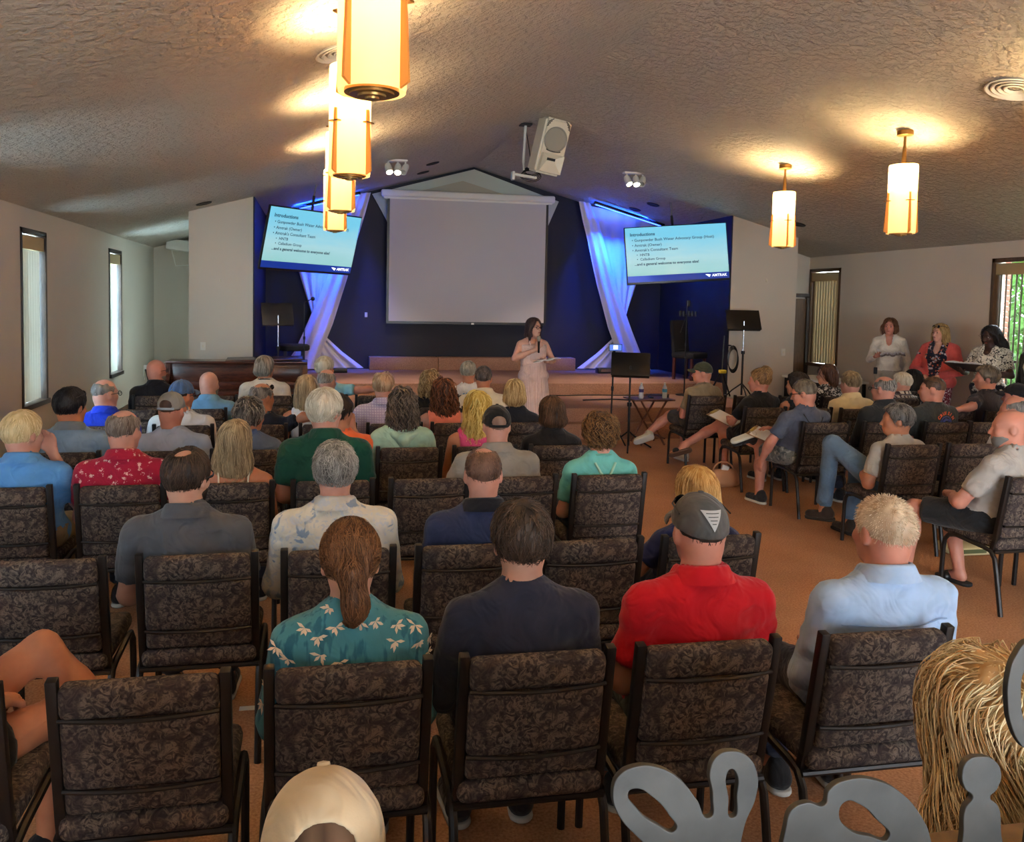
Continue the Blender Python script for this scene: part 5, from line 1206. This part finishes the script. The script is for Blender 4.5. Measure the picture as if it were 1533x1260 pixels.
# accessories on particular people
def on_back(name, short, pts2, m, parent='shirt'): pass
root, T, q, rx, R_ = PERS['man in a red polo and charcoal cap']
PV = []; PQ = []
def cap_pt(x, z, off): return (x, -.008-.112*math.sqrt(max(0, 1-(x/.088)**2-((z-.03)/.103)**2))-off, z)
for i in range(9):
    t = i/8; w_ = .034*(1-t)+.0005
    PV += [cap_pt(w_*(j/4-1), .096-.062*t, .0045) for j in range(9)]
PQ = np.array([[i*9+j, i*9+j+1, i*9+j+10, i*9+j+9] for i in range(8) for j in range(8)])
e = mk('cap_patch', PV, PQ, mat('patch', (168, 166, 162), .6), root); e.matrix_local = T
b = B()
for k in range(4):
    w_ = .026-.006*k; z = .088-.010*k; b.tube([cap_pt(w_*x, z, .0055) for x in np.linspace(-.8, .8, 7)], .0014, 5)
e = b.build('patch_stitching', mat('stitch', (66, 64, 62), .7), root); e.matrix_local = T
# V lanyard on the aqua tee
def shirt_surface(root, x, z):
    sh = [c for c in root.children if c.name.startswith(('shirt', 'jacket'))][-1]; me = sh.data; n = len(me.vertices)
    a = np.zeros(n*3, np.float32); me.vertices.foreach_get('co', a); a = a.reshape(-1, 3); d = (a[:, 0]-x)**2+(a[:, 2]-z)**2; k = np.where(d < .02**2)[0]
    return float(a[k, 1].min()) if len(k) else -.2
root, T, q, rx, R_ = PERS['woman with a curly brown updo in an aqua tee with a lanyard']
b = B(); zN = T.translation.z-.15; hx = q['hx']
for s_ in (-1, 1): b.tube([(hx+s_*x, shirt_surface(root, hx+s_*x, z)-.004, z) for x, z in ((.066, zN-.01), (.05, zN-.04), (.03, zN-.075), (.0, zN-.12))], .008, 6)
b.build('back_lanyard', cloth((168, 214, 190)), root, True); b = B(); b.box((hx, shirt_surface(root, hx, zN-.13)-.008, zN-.13), (.018, .01, .025), .003); b.build('lanyard_clip', M['blackplastic'], root)
# hood of the mint hoodie
root, T, q, rx, R_ = PERS['woman with dark grey shoulder-length curls in a mint hoodie']; zN = T.translation.z-.15
hood = [rc((-.1, -.11, zN-.03), (0, -.165, zN-.075), .03, .04), rc((.1, -.11, zN-.03), (0, -.165, zN-.075), .03, .04), rc((0, -.165, zN-.07), (0, -.15, zN-.15), .04, .02)]
f = lambda P: U(hood, P, .03)+.004*vnoise(P*30); v, qd = nets(f, *bbox(hood, .03), .012); o_ = mk('hood', v+np.array([q['hx'], 0, 0]), qd, q['shirt'], root)
# orchids on the teal top
root, T, q, rx, R_ = PERS['woman with a brown ponytail in a teal orchid-print top']; rg = np.random.default_rng(3)
sh = [c for c in root.children if c.name.startswith('shirt')][0]; me = sh.data; n = len(me.vertices); co = np.zeros(n*3, np.float32); me.vertices.foreach_get('co', co); co = co.reshape(-1, 3); nr = np.zeros(n*3, np.float32); me.vertex_normals.foreach_get('vector', nr); nr = nr.reshape(-1, 3)
cand = np.where((nr[:, 1] < -.45) & (co[:, 2] > .68))[0]; chosen = []
for i in rg.permutation(cand):
    if all(np.linalg.norm(co[i]-co[j]) > .042 for j in chosen): chosen.append(i)
    if len(chosen) > 40: break
V = []; Fq = []
for i in chosen:
    n_ = nr[i]/np.linalg.norm(nr[i]); t1 = np.cross(n_, (0, 0, 1)); t1 /= np.linalg.norm(t1); t2 = np.cross(t1, n_); a0 = rg.uniform(-.6, .6)
    for k in range(5):
        a = a0+k*.8+rg.uniform(-.25, .25)+3.2; d = t1*math.cos(a)+t2*math.sin(a); e = np.cross(n_, d); L = rg.uniform(.018, .036); b0 = len(V); c_ = co[i]+n_*.004
        V += [c_, c_+d*L*.55+e*.0048, c_+d*L, c_+d*L*.55-e*.0048]; Fq.append((b0, b0+1, b0+2, b0+3))
mk('orchid_print', V, Fq, mat('orchid', (236, 216, 190), .8), sh, False)['kind'] = 'stuff'
# yoke pleat and seam on the dress shirt
root, T, q, rx, R_ = PERS['man with cropped white hair in a light blue dress shirt']; zN = T.translation.z-.15; b = B()
b.tube([(x, shirt_surface(root, x, zN-.13)-.001, zN-.13) for x in np.linspace(-.2, .2, 13)], .0022, 5)
for x in (.0, .035): b.tube([(x, shirt_surface(root, x, z)-.0015, z) for z in np.linspace(zN-.135, zN-.3, 7)], .0025, 5)
b.build('yoke_seam', cloth((140, 168, 206)), root, True)
# blue back print
root, T, q, rx, R_ = PERS['grey-haired man in a white tee with a blue back print']; zN = T.translation.z-.15; b = B()
for k in range(5): x = -.07+.033*k; y = shirt_surface(root, x, zN-.09)-.003; b.box((x, y, zN-.085+.006*(k % 2)), (.026, .004, .03), .002)
b.build('back_print', mat('blue_print', (70, 150, 200), .7), root)

# row 1, far end: seated person turned sideways, bare legs crossed
person('person sitting sideways with crossed bare tanned legs in a black skirt', (-1.12, 2.46, 0), math.radians(-30), 1.25, dict(seed=5, near=1, cutf=.42, fem=1, w=1.0, hx=-.15, hy=-.12, skin='tan', shirt=cloth((120, 104, 84)), sleeve='short', bottom='shorts', pmat=BLK, hair='bob', hc=BROWN, legs={'L': ((.02, .42, .72), (.30, .52, .38), (.6, .7, -.3)), 'R': ((.10, .40, .52), (.08, .38, .095))}, shoe=1))
# row 0
person('person in a beige baseball cap just below the camera', (float(ony(485, 1170, 1.1)[0]), 1.135, 0), 0, float(ony(485, 1170, 1.1)[2]), dict(seed=6, near=2, w=1.0, pitch=-24, skin='fair', shirt=cloth((90, 100, 110)), cap=(206, 184, 150), cap2=(206, 184, 150), hair='short', hc=((70, 50, 38), (140, 110, 84)), ho=dict(th=.008, lift=.01, jit=.6), hx=-.0))
person('woman with long wavy blonde hair and sunglasses pushed up', (float(ony(1495, 1000, 1.2)[0]), 1.235, 0), 0, float(ony(1495, 1000, 1.2)[2]), dict(seed=8, near=2, fem=1, w=1.0, skin='tan', shirt=cloth((120, 110, 100)), hair='curlylong', hc=((176, 132, 78), (255, 236, 190)), shades=1, ho=dict(len=.34, wd=.17, vol=1.25, wave=.020, wf=28, L=.30, n=2.7, lift=.010, rad=.0014, jit=.08, th=.03, steps=16)))
for x, lab in ((float(ony(485, 1170, 1.1)[0]), 'camouflage fabric chair under the person in the beige baseball cap'), (float(ony(1495, 1000, 1.2)[0]), 'camouflage fabric chair under the woman with long wavy blonde hair')): place_chair(x, .93, 0, lab)

# ------------------------------------------------------------------ right block
def RP(chx, R_, u, v, short, rz=0., **k):
    global seedn
    seedn += 7; k['seed'] = seedn; yh = R_+.18; p = ony(u, v, yh); rx = chx+float(np.clip(p[0]-chx, -.1, .1)); k['hx'] = float(p[0]-rx)*math.cos(rz)
    return person(short, (rx, R_-CBY, 0), rz, float(p[2]), k)
def mirrored(*a): return a
RB = [
 (4.41, 8.48, 1052, 542, 'man in a dark green cap and tan tee', .25, dict(w=1.05, turn=-50, shirt=cloth((138, 122, 96)), hair='short', hc=GREY, ho=dict(th=.004, n=.4, L=.015), cap=(62, 66, 50), capkind='plain', skin='red', bottom='shorts', pmat=cloth((60, 62, 68)), shoec=(196, 184, 160), legs={'L': ((-.06, .44, .56), (-.36, .50, .33), (-.5, .5, -.3)), 'R': ((.12, .38, .51), (.1, .36, .095))})),
 (4.53, 7.47, 1138, 552, 'woman with a blond updo and black top, bare legs crossed', .18, dict(fem=1, w=1., turn=-30, shirt=BLK, hair='updo', hc=((84, 58, 34), (196, 156, 104)), ho=dict(n=1.4), skin='red', bottom='shorts', cutf=.6, pmat=BLK, near=1, shoekind='sandal', shoec=(90, 60, 44), solec=(96, 66, 48), legs={'R': ((-.06, .47, .60), (-.42, .66, .34), (-.7, .6, -.35)), 'L': ((-.08, .40, .51), (-.05, .40, .095))}, arms={'L': ((-.24, .08, .68), (-.10, .3, .69)), 'R': ((.24, .08, .68), (.04, .3, .69))})),
 (4.52, 6.457, 1205, 568, 'man in a slate tee with glasses on a cord', .12, dict(w=1.12, turn=-42, pitch=-12, shirt=cloth((78, 84, 100)), hair='short', hc=((72, 60, 48), (150, 134, 112)), ho=dict(th=.008, L=.02), handfine=1, glasses=1, skin='red', near=1, bottom='shorts', pmat=cloth((118, 118, 112), 'camo', (74, 78, 78), (160, 158, 150)), shoec=(44, 40, 40), solec=(216, 208, 190), legs={'R': ((.14, .38, .55), (-.22, .44, .58), (-.8, .3, -.35)), 'L': ((-.13, .38, .51), (-.14, .37, .095))}, arms={'L': ((-.31, .02, .66), (-.30, .14, .48), (0, .4, -.8), (1, 0, 0)), 'R': ((.2, .1, .68), (-.02, .3, .72), (-.7, .5, .2), (0, 0, -1))}, shades=0)),
 (4.49, 5.345, 1345, 605, 'man with tousled grey hair and jeans, knee raised', .18, dict(w=1.08, turn=-52, shirt=cloth((176, 168, 156)), hair='short', hc=((54, 50, 48), (150, 144, 138)), ho=dict(th=.018, na=.006, lift=.012, jit=.6, L=.05, nape=-.1), skin='tan', handfine=1, near=1, pmat=JEAN, shoec=(58, 46, 38), solec=(40, 34, 30), legs={'L': ((-.20, .40, .78), (-.16, .50, .20), (-.3, 1, -.1)), 'R': ((.10, .40, .52), (.02, .40, .095))})),
 (4.44, 4.224, 1515, 612, 'bald man in a pale grey tee and black shorts', .30, dict(w=1.15, turn=-40, shirt=cloth((172, 166, 158)), beard=SALT, skin='red', near=1, bottom='shorts', pmat=cloth((36, 36, 38)), shoekind='sandal', shoec=(28, 26, 28), solec=(30, 28, 28), legs={'L': ((-.17, .46, .53), (-.17, .50, .095), (-.5, 1, 0)), 'R': ((.13, .40, .51), (.12, .3, .095))}, arms={'L': ((-.27, .10, .66), (-.1, .25, .66))})),
 (5.0, 7.40, 1195, 557, 'dark-haired woman in a sleeveless black top, sunglasses on her head', .1, dict(fem=1, w=.95, turn=-30, shirt=BLK, sleeve='none', hair='bob', hc=DARK, ho=dict(len=.03, wd=.085), shades=1, skin='tan')),
 (6.0, 8.35, 1240, 545, 'woman with long brown hair in a black and white print top', .1, dict(fem=1, w=.95, turn=-55, shirt=cloth((40, 40, 44), 'blotch', (200, 200, 200)), hair='long', hc=((46, 28, 22), (124, 86, 66)), ho=dict(len=.13, wd=.09), skin='fair')),
 (5.52, 7.33, 1275, 556, 'man with sandy grey hair in a pale yellow shirt', .05, dict(w=1.12, turn=-8, shirt=cloth((226, 206, 160)), collar=1, hair='short', hc=((92, 74, 52), (186, 164, 126)), ho=dict(th=.014), skin='pink', sleeve='long')),
 (5.12, 6.44, 1325, 562, 'bald man with glasses in a dark jacket', .08, dict(w=1.2, turn=-18, shirt=cloth((40, 42, 44)), sleeve='long', collar=1, hair='fringe', hc=GREY, ho=dict(th=.005, bald=.004), glasses=1, skin='red')),
 (6.70, 8.2, 1352, 557, 'white-haired man in a plaid shirt', .1, dict(w=1.05, turn=-20, shirt=cloth((206, 196, 186), 'plaid', (70, 50, 54), (90, 84, 90)), collar=1, hair='short', hc=WHITE, ho=dict(th=.012), skin='pink')),
 (7.27, 8.9, 1370, 553, 'person with long straight black hair', .1, dict(fem=1, w=1., turn=-12, shirt=BLK, hair='long', hc=((10, 10, 10), (40, 42, 40)), ho=dict(len=.2, wd=.15, vol=1.25), skin='olive')),
 (5.72, 6.41, 1398, 563, 'man with shaved hair in a dark tee with an orange back print', .1, dict(w=1.15, turn=-42, shirt=cloth((52, 56, 56)), hair='short', hc=((58, 40, 30), (120, 90, 70)), ho=dict(th=.003, L=.01, n=.6), shades=1, skin='red', cruisin=1)),
 (6.98, 7.08, 1478, 548, 'man with a grey mop of hair and one arm along the seat backs', .25, dict(w=1.15, turn=-45, shirt=cloth((56, 52, 58)), hair='short', hc=((70, 62, 52), (150, 138, 120)), ho=dict(th=.024, nape=-.1), skin='red', arms={'L': ((-.36, -.14, .92), (-.62, -.16, .90), (-1, .1, 0), (0, 0, -1))})),
 (5.56, 5.36, 1522, 592, 'bald man in a white shirt behind the pale grey tee', .15, dict(w=1.1, turn=-30, shirt=cloth((206, 208, 214)), hair='fringe', hc=GREY, ho=dict(th=.003, bald=.006, n=.5), skin='red')),
 (6.55, 6.38, 1524, 574, 'person in a black cap beside the wide window', .15, dict(w=1.05, turn=-25, shirt=BLK, cap=(26, 26, 30), capkind='plain', hair='short', hc=DARK, ho=dict(th=.004, n=.4), skin='red')),
]
RPERS = {}; taken = []
for chx, R_, u, v, short, rz, k in RB:
    RPERS[short] = RP(chx, R_, u, v, short, rz, **k)+(k,); place_chair(chx, R_, math.radians(-3)+rz*.25, ' '.join(('camouflage fabric chair under the '+short).split()[:16]), 'camouflage fabric chairs across the aisle'); taken.append((chx, R_))
for x, R_, lab in ((4.96, 8.44, 'beside the man in a dark green cap'), (5.5, 8.40, 'between the green cap man and the long brown hair woman'), (5.98, 7.25, 'beside the man in a pale yellow shirt'), (6.45, 7.15, 'under the stretched arm of the man with grey mop hair'), (6.17, 6.38, 'beside the man with the orange back print'), (5.03, 5.35, 'beside the man with raised jeans knee'), (6.1, 5.34, 'beyond the bald man in the white shirt'), (5.0, 4.22, 'beside the bald man in black shorts'), (7.5, 7.05, 'beyond the man with the grey mop')):
    place_chair(x, R_, math.radians(-3), 'empty camouflage fabric chair '+lab, 'camouflage fabric chairs across the aisle')
# print on the dark tee
root, T, k = RPERS['man with shaved hair in a dark tee with an orange back print']; zN = T.translation.z-.15; hx = T.translation.x
ORG = mat('orange_print', (232, 100, 60), .7); c0 = np.array([hx*.85+.05, zN-.165]); txt = 'CRUISIN'
def arc_text(root, txt, c0, rad, size, m, name):
    for i, ch in enumerate(txt):
        a = math.pi*(.80-.60*i/(len(txt)-1)); x = c0[0]+rad*math.cos(a); z = c0[1]+rad*math.sin(a)
        o_ = text_obj(name, ch, size, (0, 0, 0), m, root, .0016)
        o_.matrix_local = Matrix.Translation((x, shirt_surface(root, x, z)-.006, z)) @ Euler((R90, 0, 0)).to_matrix().to_4x4() @ Matrix.Rotation(a-R90, 4, 'Z') @ Matrix.Translation((-size*.3, 0, 0))
arc_text(root, txt, c0, .095, .042, ORG, 'print_letter')
b = B(); 
for t0, t1 in ((.25, 2.9),): b.tube([(c0[0]+.075*math.cos(t), shirt_surface(root, c0[0]+.075*math.cos(t), c0[1]+.075*math.sin(t))-.004, c0[1]+.075*math.sin(t)) for t in np.linspace(t0, t1, 12)], .005, 5)
b.tube([(c0[0]+.05*math.cos(t), shirt_surface(root, c0[0]+.05*math.cos(t), c0[1]+.05*math.sin(t))-.004, c0[1]+.05*math.sin(t)) for t in np.linspace(.2, 2.94, 10)], .012, 5); b.build('print_emblem', mat('print_blue', (70, 84, 150), .7), root)
# glasses cord, clipboards, bag
root, T, k = RPERS['man in a slate tee with glasses on a cord']; zN = T.translation.z-.15; hx = T.translation.x
b = B(); xs = np.linspace(-.09, .13, 12); b.tube([(hx+x, shirt_surface(root, hx+x, z)-.006, z) for x, z in zip(xs, zN-.02-.12*(1-((xs-.03)/.12)**2))], .0035, 5); b.build('glasses_cord', M['blackplastic'], root, True)
def clipboard(loc, rot, label):
    r = empty('clipboard', loc); r.rotation_euler = rot; tag(r, label, 'clipboard', 'clipboards')
    box('board', (0, 0, 0), (.23, .32, .005), mat('hardboard', (150, 116, 78), .6), r, .002); box('paper_sheet', (0, -.01, .004), (.21, .28, .002), M['paper'], r); box('clip', (0, .14, .010), (.11, .03, .014), mat('clip_metal', (196, 176, 110), .3, .8), r, .004)
clipboard((4.36, 7.98, .69), (.35, -.2, .5), 'clipboard with papers on the lap of the woman with crossed legs')
clipboard((4.28, 7.02, .66), (.3, -.25, .6), 'clipboard with papers on the lap of the slate tee man')
r = empty('handbag', tuple(onz(1083, 728, 0.))); tag(r, 'tan leather handbag on the carpet under the crossed-legs woman', 'bag')
bagp = [rc((-.11, 0, .06), (.11, 0, .06), .07, .07), rc((-.09, 0, .14), (.09, 0, .14), .05, .05)]; f = lambda P: np.maximum(U(bagp, P, .05)+.006*vnoise(P*18), -P[..., 2]); v, qd = nets(f, (-.22, -.12, -.01), (.22, .12, .24), .012); mk('pouch', v, qd, mat('tan_leather', (190, 134, 96), .55), r)
b = B(); b.tube([(.12*math.cos(t), .02, .15+.11*math.sin(t)) for t in np.linspace(0, 3.14, 12)], .009, 6); b.build('handle', mat('tan_leather', (190, 134, 96), .55), r, True); box('tissue', (0, -.02, .2), (.08, .03, .06), M['paper'], r, .01, rot=(.2, .3, 0))
r = empty('tote_bag', tuple(onz(1448, 832, 0.))); tag(r, 'cream cloth tote lying on the carpet by the sandals', 'bag'); box('cloth_body', (.05, .1, .035), (.36, .24, .07), mat('cream_cloth', (214, 198, 150), .8), r, .03); box('print_panel', (.05, -.021, .04), (.2, .004, .03), mat('tote_print', (90, 96, 60), .8), r)
tag(box('floor_tape', (onz(375, 1060, 0)[0], onz(375, 1060, 0)[1], .002), (.10, .035, .003), M['paper'], None), 'short strip of white tape on the carpet between two empty chairs', 'tape')
r = empty('magazine', (1.02, 2.34, .012), .5); tag(r, 'folded magazine lying on the carpet under the red polo man', 'magazine'); box('pages', (0, 0, 0), (.22, .3, .012), M['paper'], r, .002); box('cover_picture', (0, .06, .007), (.2, .14, .002), mat('cover_print', (50, 62, 70), .5), r)

# ------------------------------------------------------------------ standing people
def book(loc, rot, label, w=.24, h=.3, c=(232, 228, 220)):
    r = empty('open_papers', loc); r.rotation_euler = rot; tag(r, label, 'papers')
    for s_ in (-1, 1):
        b = B(); n = 6
        for i in range(n): 
            x0, x1 = s_*w*i/n, s_*w*(i+1)/n; z0, z1 = .02*math.sin(3.1*i/n), .02*math.sin(3.1*(i+1)/n); b.poly([(x0, -h/2, z0), (x1, -h/2, z1), (x1, h/2, z1), (x0, h/2, z0)])
        o_ = b.build('page', mat('page_%d' % c[0], c, .8), r, True); md = o_.modifiers.new('s', 'SOLIDIFY'); md.thickness = .008
    return r
p = ony(800, 478, 10.3)
DRESS = cloth((226, 196, 184), 'stripe', (196, 160, 150))
person('woman speaking into a microphone, pale striped sundress and glasses', (p[0], 10.3, 0), math.radians(180+8), 1.70, dict(seed=21, near=1, fem=1, w=1.14, stand=1, turn=-22, hy=-.01, skin='fair', shirt=DRESS, shirtname='dress_bodice', sleeve='none', straps=1, straptop=.075, strapr=.010, dress=DRESS, bottom=None, hem=.1, face=1, glasses=1, hair='long', hc=((40, 28, 28), (96, 70, 66)), ho=dict(len=.15, wd=.10, sides=1, front=.08), curl=.95, arms={'R': ((.27, .0, 1.16), (.035, .20, 1.30), (-.15, .1, 1), (-.6, -.6, 0)), 'L': ((-.28, .0, 1.13), (-.13, .25, 1.13), (.9, .45, 0), (0, 0, 1))}))
cx, cy = p[0], 10.3; an = math.radians(188)
def loc_of(x, y, z): return (cx+x*math.cos(an)-y*math.sin(an), cy+x*math.sin(an)+y*math.cos(an), z)
r = empty('microphone', loc_of(.03, .235, 1.25)); r.rotation_euler = (-.2, .1, an); tag(r, 'handheld microphone held up to the speaking woman', 'microphone')
b = B(); b.lathe([(0, 0), (.012, .0), (.014, .1), (.017, .16)], 16); b.build('handle', M['blackplastic'], r, True); b = B(); b.lathe([(.017, .16), (.025, .175), (.026, .2), (.018, .222), (0, .228)], 16); b.build('head', M['grille'], r, True)
book(loc_of(-.06, .31, 1.15), (.1, .15, an), 'folded white notes held by the speaking woman', .15, .2)
def standing(u, v, x, short, rz, **k):
    global seedn
    seedn += 5; q = onx(u, v, x); k.update(seed=seedn, stand=1, near=1, fem=1, face=1, hy=0.)
    return person(short, (x, q[1], 0), rz, float(q[2]), k), q
W1, q1 = standing(1333, 476, 8.4, 'standing woman in a white shirt holding papers', math.radians(140), w=1.0, turn=10, skin='red', shirt=cloth((226, 218, 204)), sleeve='long', collar=1, vneck=.10, tuck=1, hair='bob', hc=((72, 44, 28), (150, 104, 70)), ho=dict(len=.09, wd=.1, sides=1, wave=.008, wf=50), pmat=cloth((176, 168, 156)), arms={'R': ((.25, .06, 1.14), (.16, .30, 1.20), (-.3, .9, .1), (0, 0, 1)), 'L': ((-.26, -.02, 1.12), (-.22, .12, .92))}, curl=.7)
book((8.4-.22, q1[1]-.36, 1.24), (.25, .1, math.radians(140)), 'loose papers held by the woman in the white shirt', .16, .22, (206, 198, 196))
b = B(); b.box((0, 0, 0), (.05, .03, .1), .008); o_ = b.build('belt_pack', M['blackplastic'], W1[0]); o_.location = (.16, .10, .98)
b = B(); b.tube([(.165*math.cos(t), .125*math.sin(t), .985) for t in np.linspace(0, 6.283, 28)], .012, 6); o_ = b.build('belt', mat('brown_belt', (74, 48, 32), .5), W1[0], True)
W2, q2 = standing(1408, 484, 8.4, 'standing woman in a coral blazer over a floral blouse', math.radians(118), w=1.16, turn=20, skin='fair', shirt=cloth((34, 34, 50), 'floral', (220, 120, 90), (190, 180, 190)), vneck=.12, jacket=cloth((196, 84, 80)), hair='long', hc=((110, 78, 44), (214, 182, 120)), ho=dict(len=.16, wd=.11, sides=1), pmat=cloth((120, 44, 64), 'blotch', (220, 210, 214)), shades=1, arms={'R': ((.29, .04, 1.08), (.05, .22, .97), (-.9, .3, -.2), (0, -.3, -1)), 'L': ((-.29, .04, 1.08), (-.04, .23, .98), (.9, .3, -.2), (0, -.3, -1))})
W3, q3 = standing(1484, 487, 8.4, 'standing woman with long black braids holding an open folder', math.radians(110), w=1.12, turn=16, pitch=-18, skin='dark', shirt=cloth((222, 214, 196), 'blotch', (40, 36, 36)), vneck=.07, hair='braids', hc=((10, 9, 10), (46, 40, 40)), ho=dict(len=.30, wd=.16, vol=1.12, sides=1, wave=.006, wf=60, L=.34), pmat=cloth((26, 26, 34)), browc=(20, 14, 12), brow='k', arms={'R': ((.27, .02, 1.10), (.18, .28, 1.13), (-.2, .9, .1), (0, 0, 1)), 'L': ((-.27, .02, 1.10), (-.12, .28, 1.13), (.2, .9, .1), (0, 0, 1))})
r = book((8.4-.38, q3[1]-.10, 1.20), (.35, 0, math.radians(110)), 'open dark folder with white pages held by the braided woman', .22, .3); box('folder_cover', (0, 0, -.014), (.48, .32, .006), mat('folder', (48, 40, 38), .6), r, .002)
standing(1560, 492, 8.35, 'standing person in a black jacket beside the wide window', math.radians(100), w=1.1, turn=10, skin='fair', shirt=cloth((210, 206, 200)), jacket=BLK, hair='short', hc=DARK, ho=dict(th=.012), pmat=BLK)

# ------------------------------------------------------------------ counter with cut-out metal lettering just below the camera
r = empty('counter', (1.0, .62, 0)); tag(r, 'wooden welcome counter behind the last seats', 'counter')
box('counter_top', (0, .06, 1.18), (2.6, .46, .04), M['oak'], r, .006); box('front_panel', (0, .2, .58), (2.5, .03, 1.16), M['oak'], r)
STEEL = mat('raw_steel', (66, 64, 60), .55, .35, bump=(14, .3, .004), var=.25)
def metal_piece(name, label, outer, holes, Y=.85):
    c = bpy.data.curves.new(name, 'CURVE'); c.dimensions = '2D'; c.fill_mode = 'BOTH'; c.extrude = .003; c.bevel_depth = .0012
    P0 = ony(outer[0][0], outer[0][1], Y)
    for loop in [outer]+holes:
        s_ = c.splines.new('POLY' if False else 'BEZIER'); s_.bezier_points.add(len(loop)-1); s_.use_cyclic_u = True
        for bp, (u, v) in zip(s_.bezier_points, loop):
            q = ony(u, v, Y); bp.co = (q[0], q[2], 0); bp.handle_left_type = bp.handle_right_type = 'AUTO'
    o_ = bpy.data.objects.new(name, c); col.objects.link(o_); me = bpy.data.meshes.new_from_object(o_); bpy.data.objects.remove(o_)
    o_ = ob(name, me, STEEL); o_.rotation_euler = (R90, 0, 0); o_.location = (0, Y, 0); tag(o_, label, 'metal sign', 'cut-out metal lettering'); return o_
metal_piece('metal_letter', 'cut-out steel letter with two loops in front of the red polo man\'s chair', [(917, 1185), (925, 1160), (950, 1146), (985, 1148), (1015, 1165), (1040, 1195), (1060, 1222), (1066, 1190), (1062, 1150), (1072, 1130), (1092, 1123), (1115, 1130), (1130, 1155), (1128, 1190), (1112, 1230), (1100, 1300), (1095, 1345), (1030, 1345), (1000, 1290), (955, 1250), (925, 1215)], [[(938, 1182), (950, 1176), (975, 1188), (1000, 1215), (1010, 1240), (980, 1232), (950, 1208)], [(1085, 1155), (1092, 1147), (1102, 1156), (1102, 1185), (1094, 1222), (1087, 1190)]])
metal_piece('metal_letter', 'cut-out steel letter with one oval hole before the light blue shirt man\'s chair', [(1176, 1232), (1184, 1210), (1205, 1200), (1232, 1203), (1240, 1180), (1270, 1165), (1310, 1167), (1345, 1185), (1372, 1215), (1388, 1250), (1392, 1345), (1176, 1345)], [[(1252, 1215), (1262, 1196), (1285, 1200), (1310, 1222), (1328, 1252), (1300, 1250), (1268, 1240)]])
metal_piece('metal_letter', 'cut-out steel letter i with a round dot before the wavy blonde hair', [(1466, 1131), (1485, 1137), (1494, 1156), (1488, 1178), (1478, 1190), (1490, 1205), (1494, 1240), (1494, 1345), (1440, 1345), (1440, 1240), (1443, 1208), (1454, 1190), (1442, 1176), (1438, 1156), (1446, 1137)], [])
metal_piece('metal_letter', 'curved cut-out steel stroke beside the wavy blonde hair', [(1540, 958), (1518, 980), (1508, 1010), (1506, 1050), (1512, 1085), (1526, 1112), (1545, 1128), (1545, 1345), (1575, 1345), (1570, 1000)], [[(1548, 985), (1530, 1000), (1524, 1040), (1530, 1080), (1548, 1100)]])
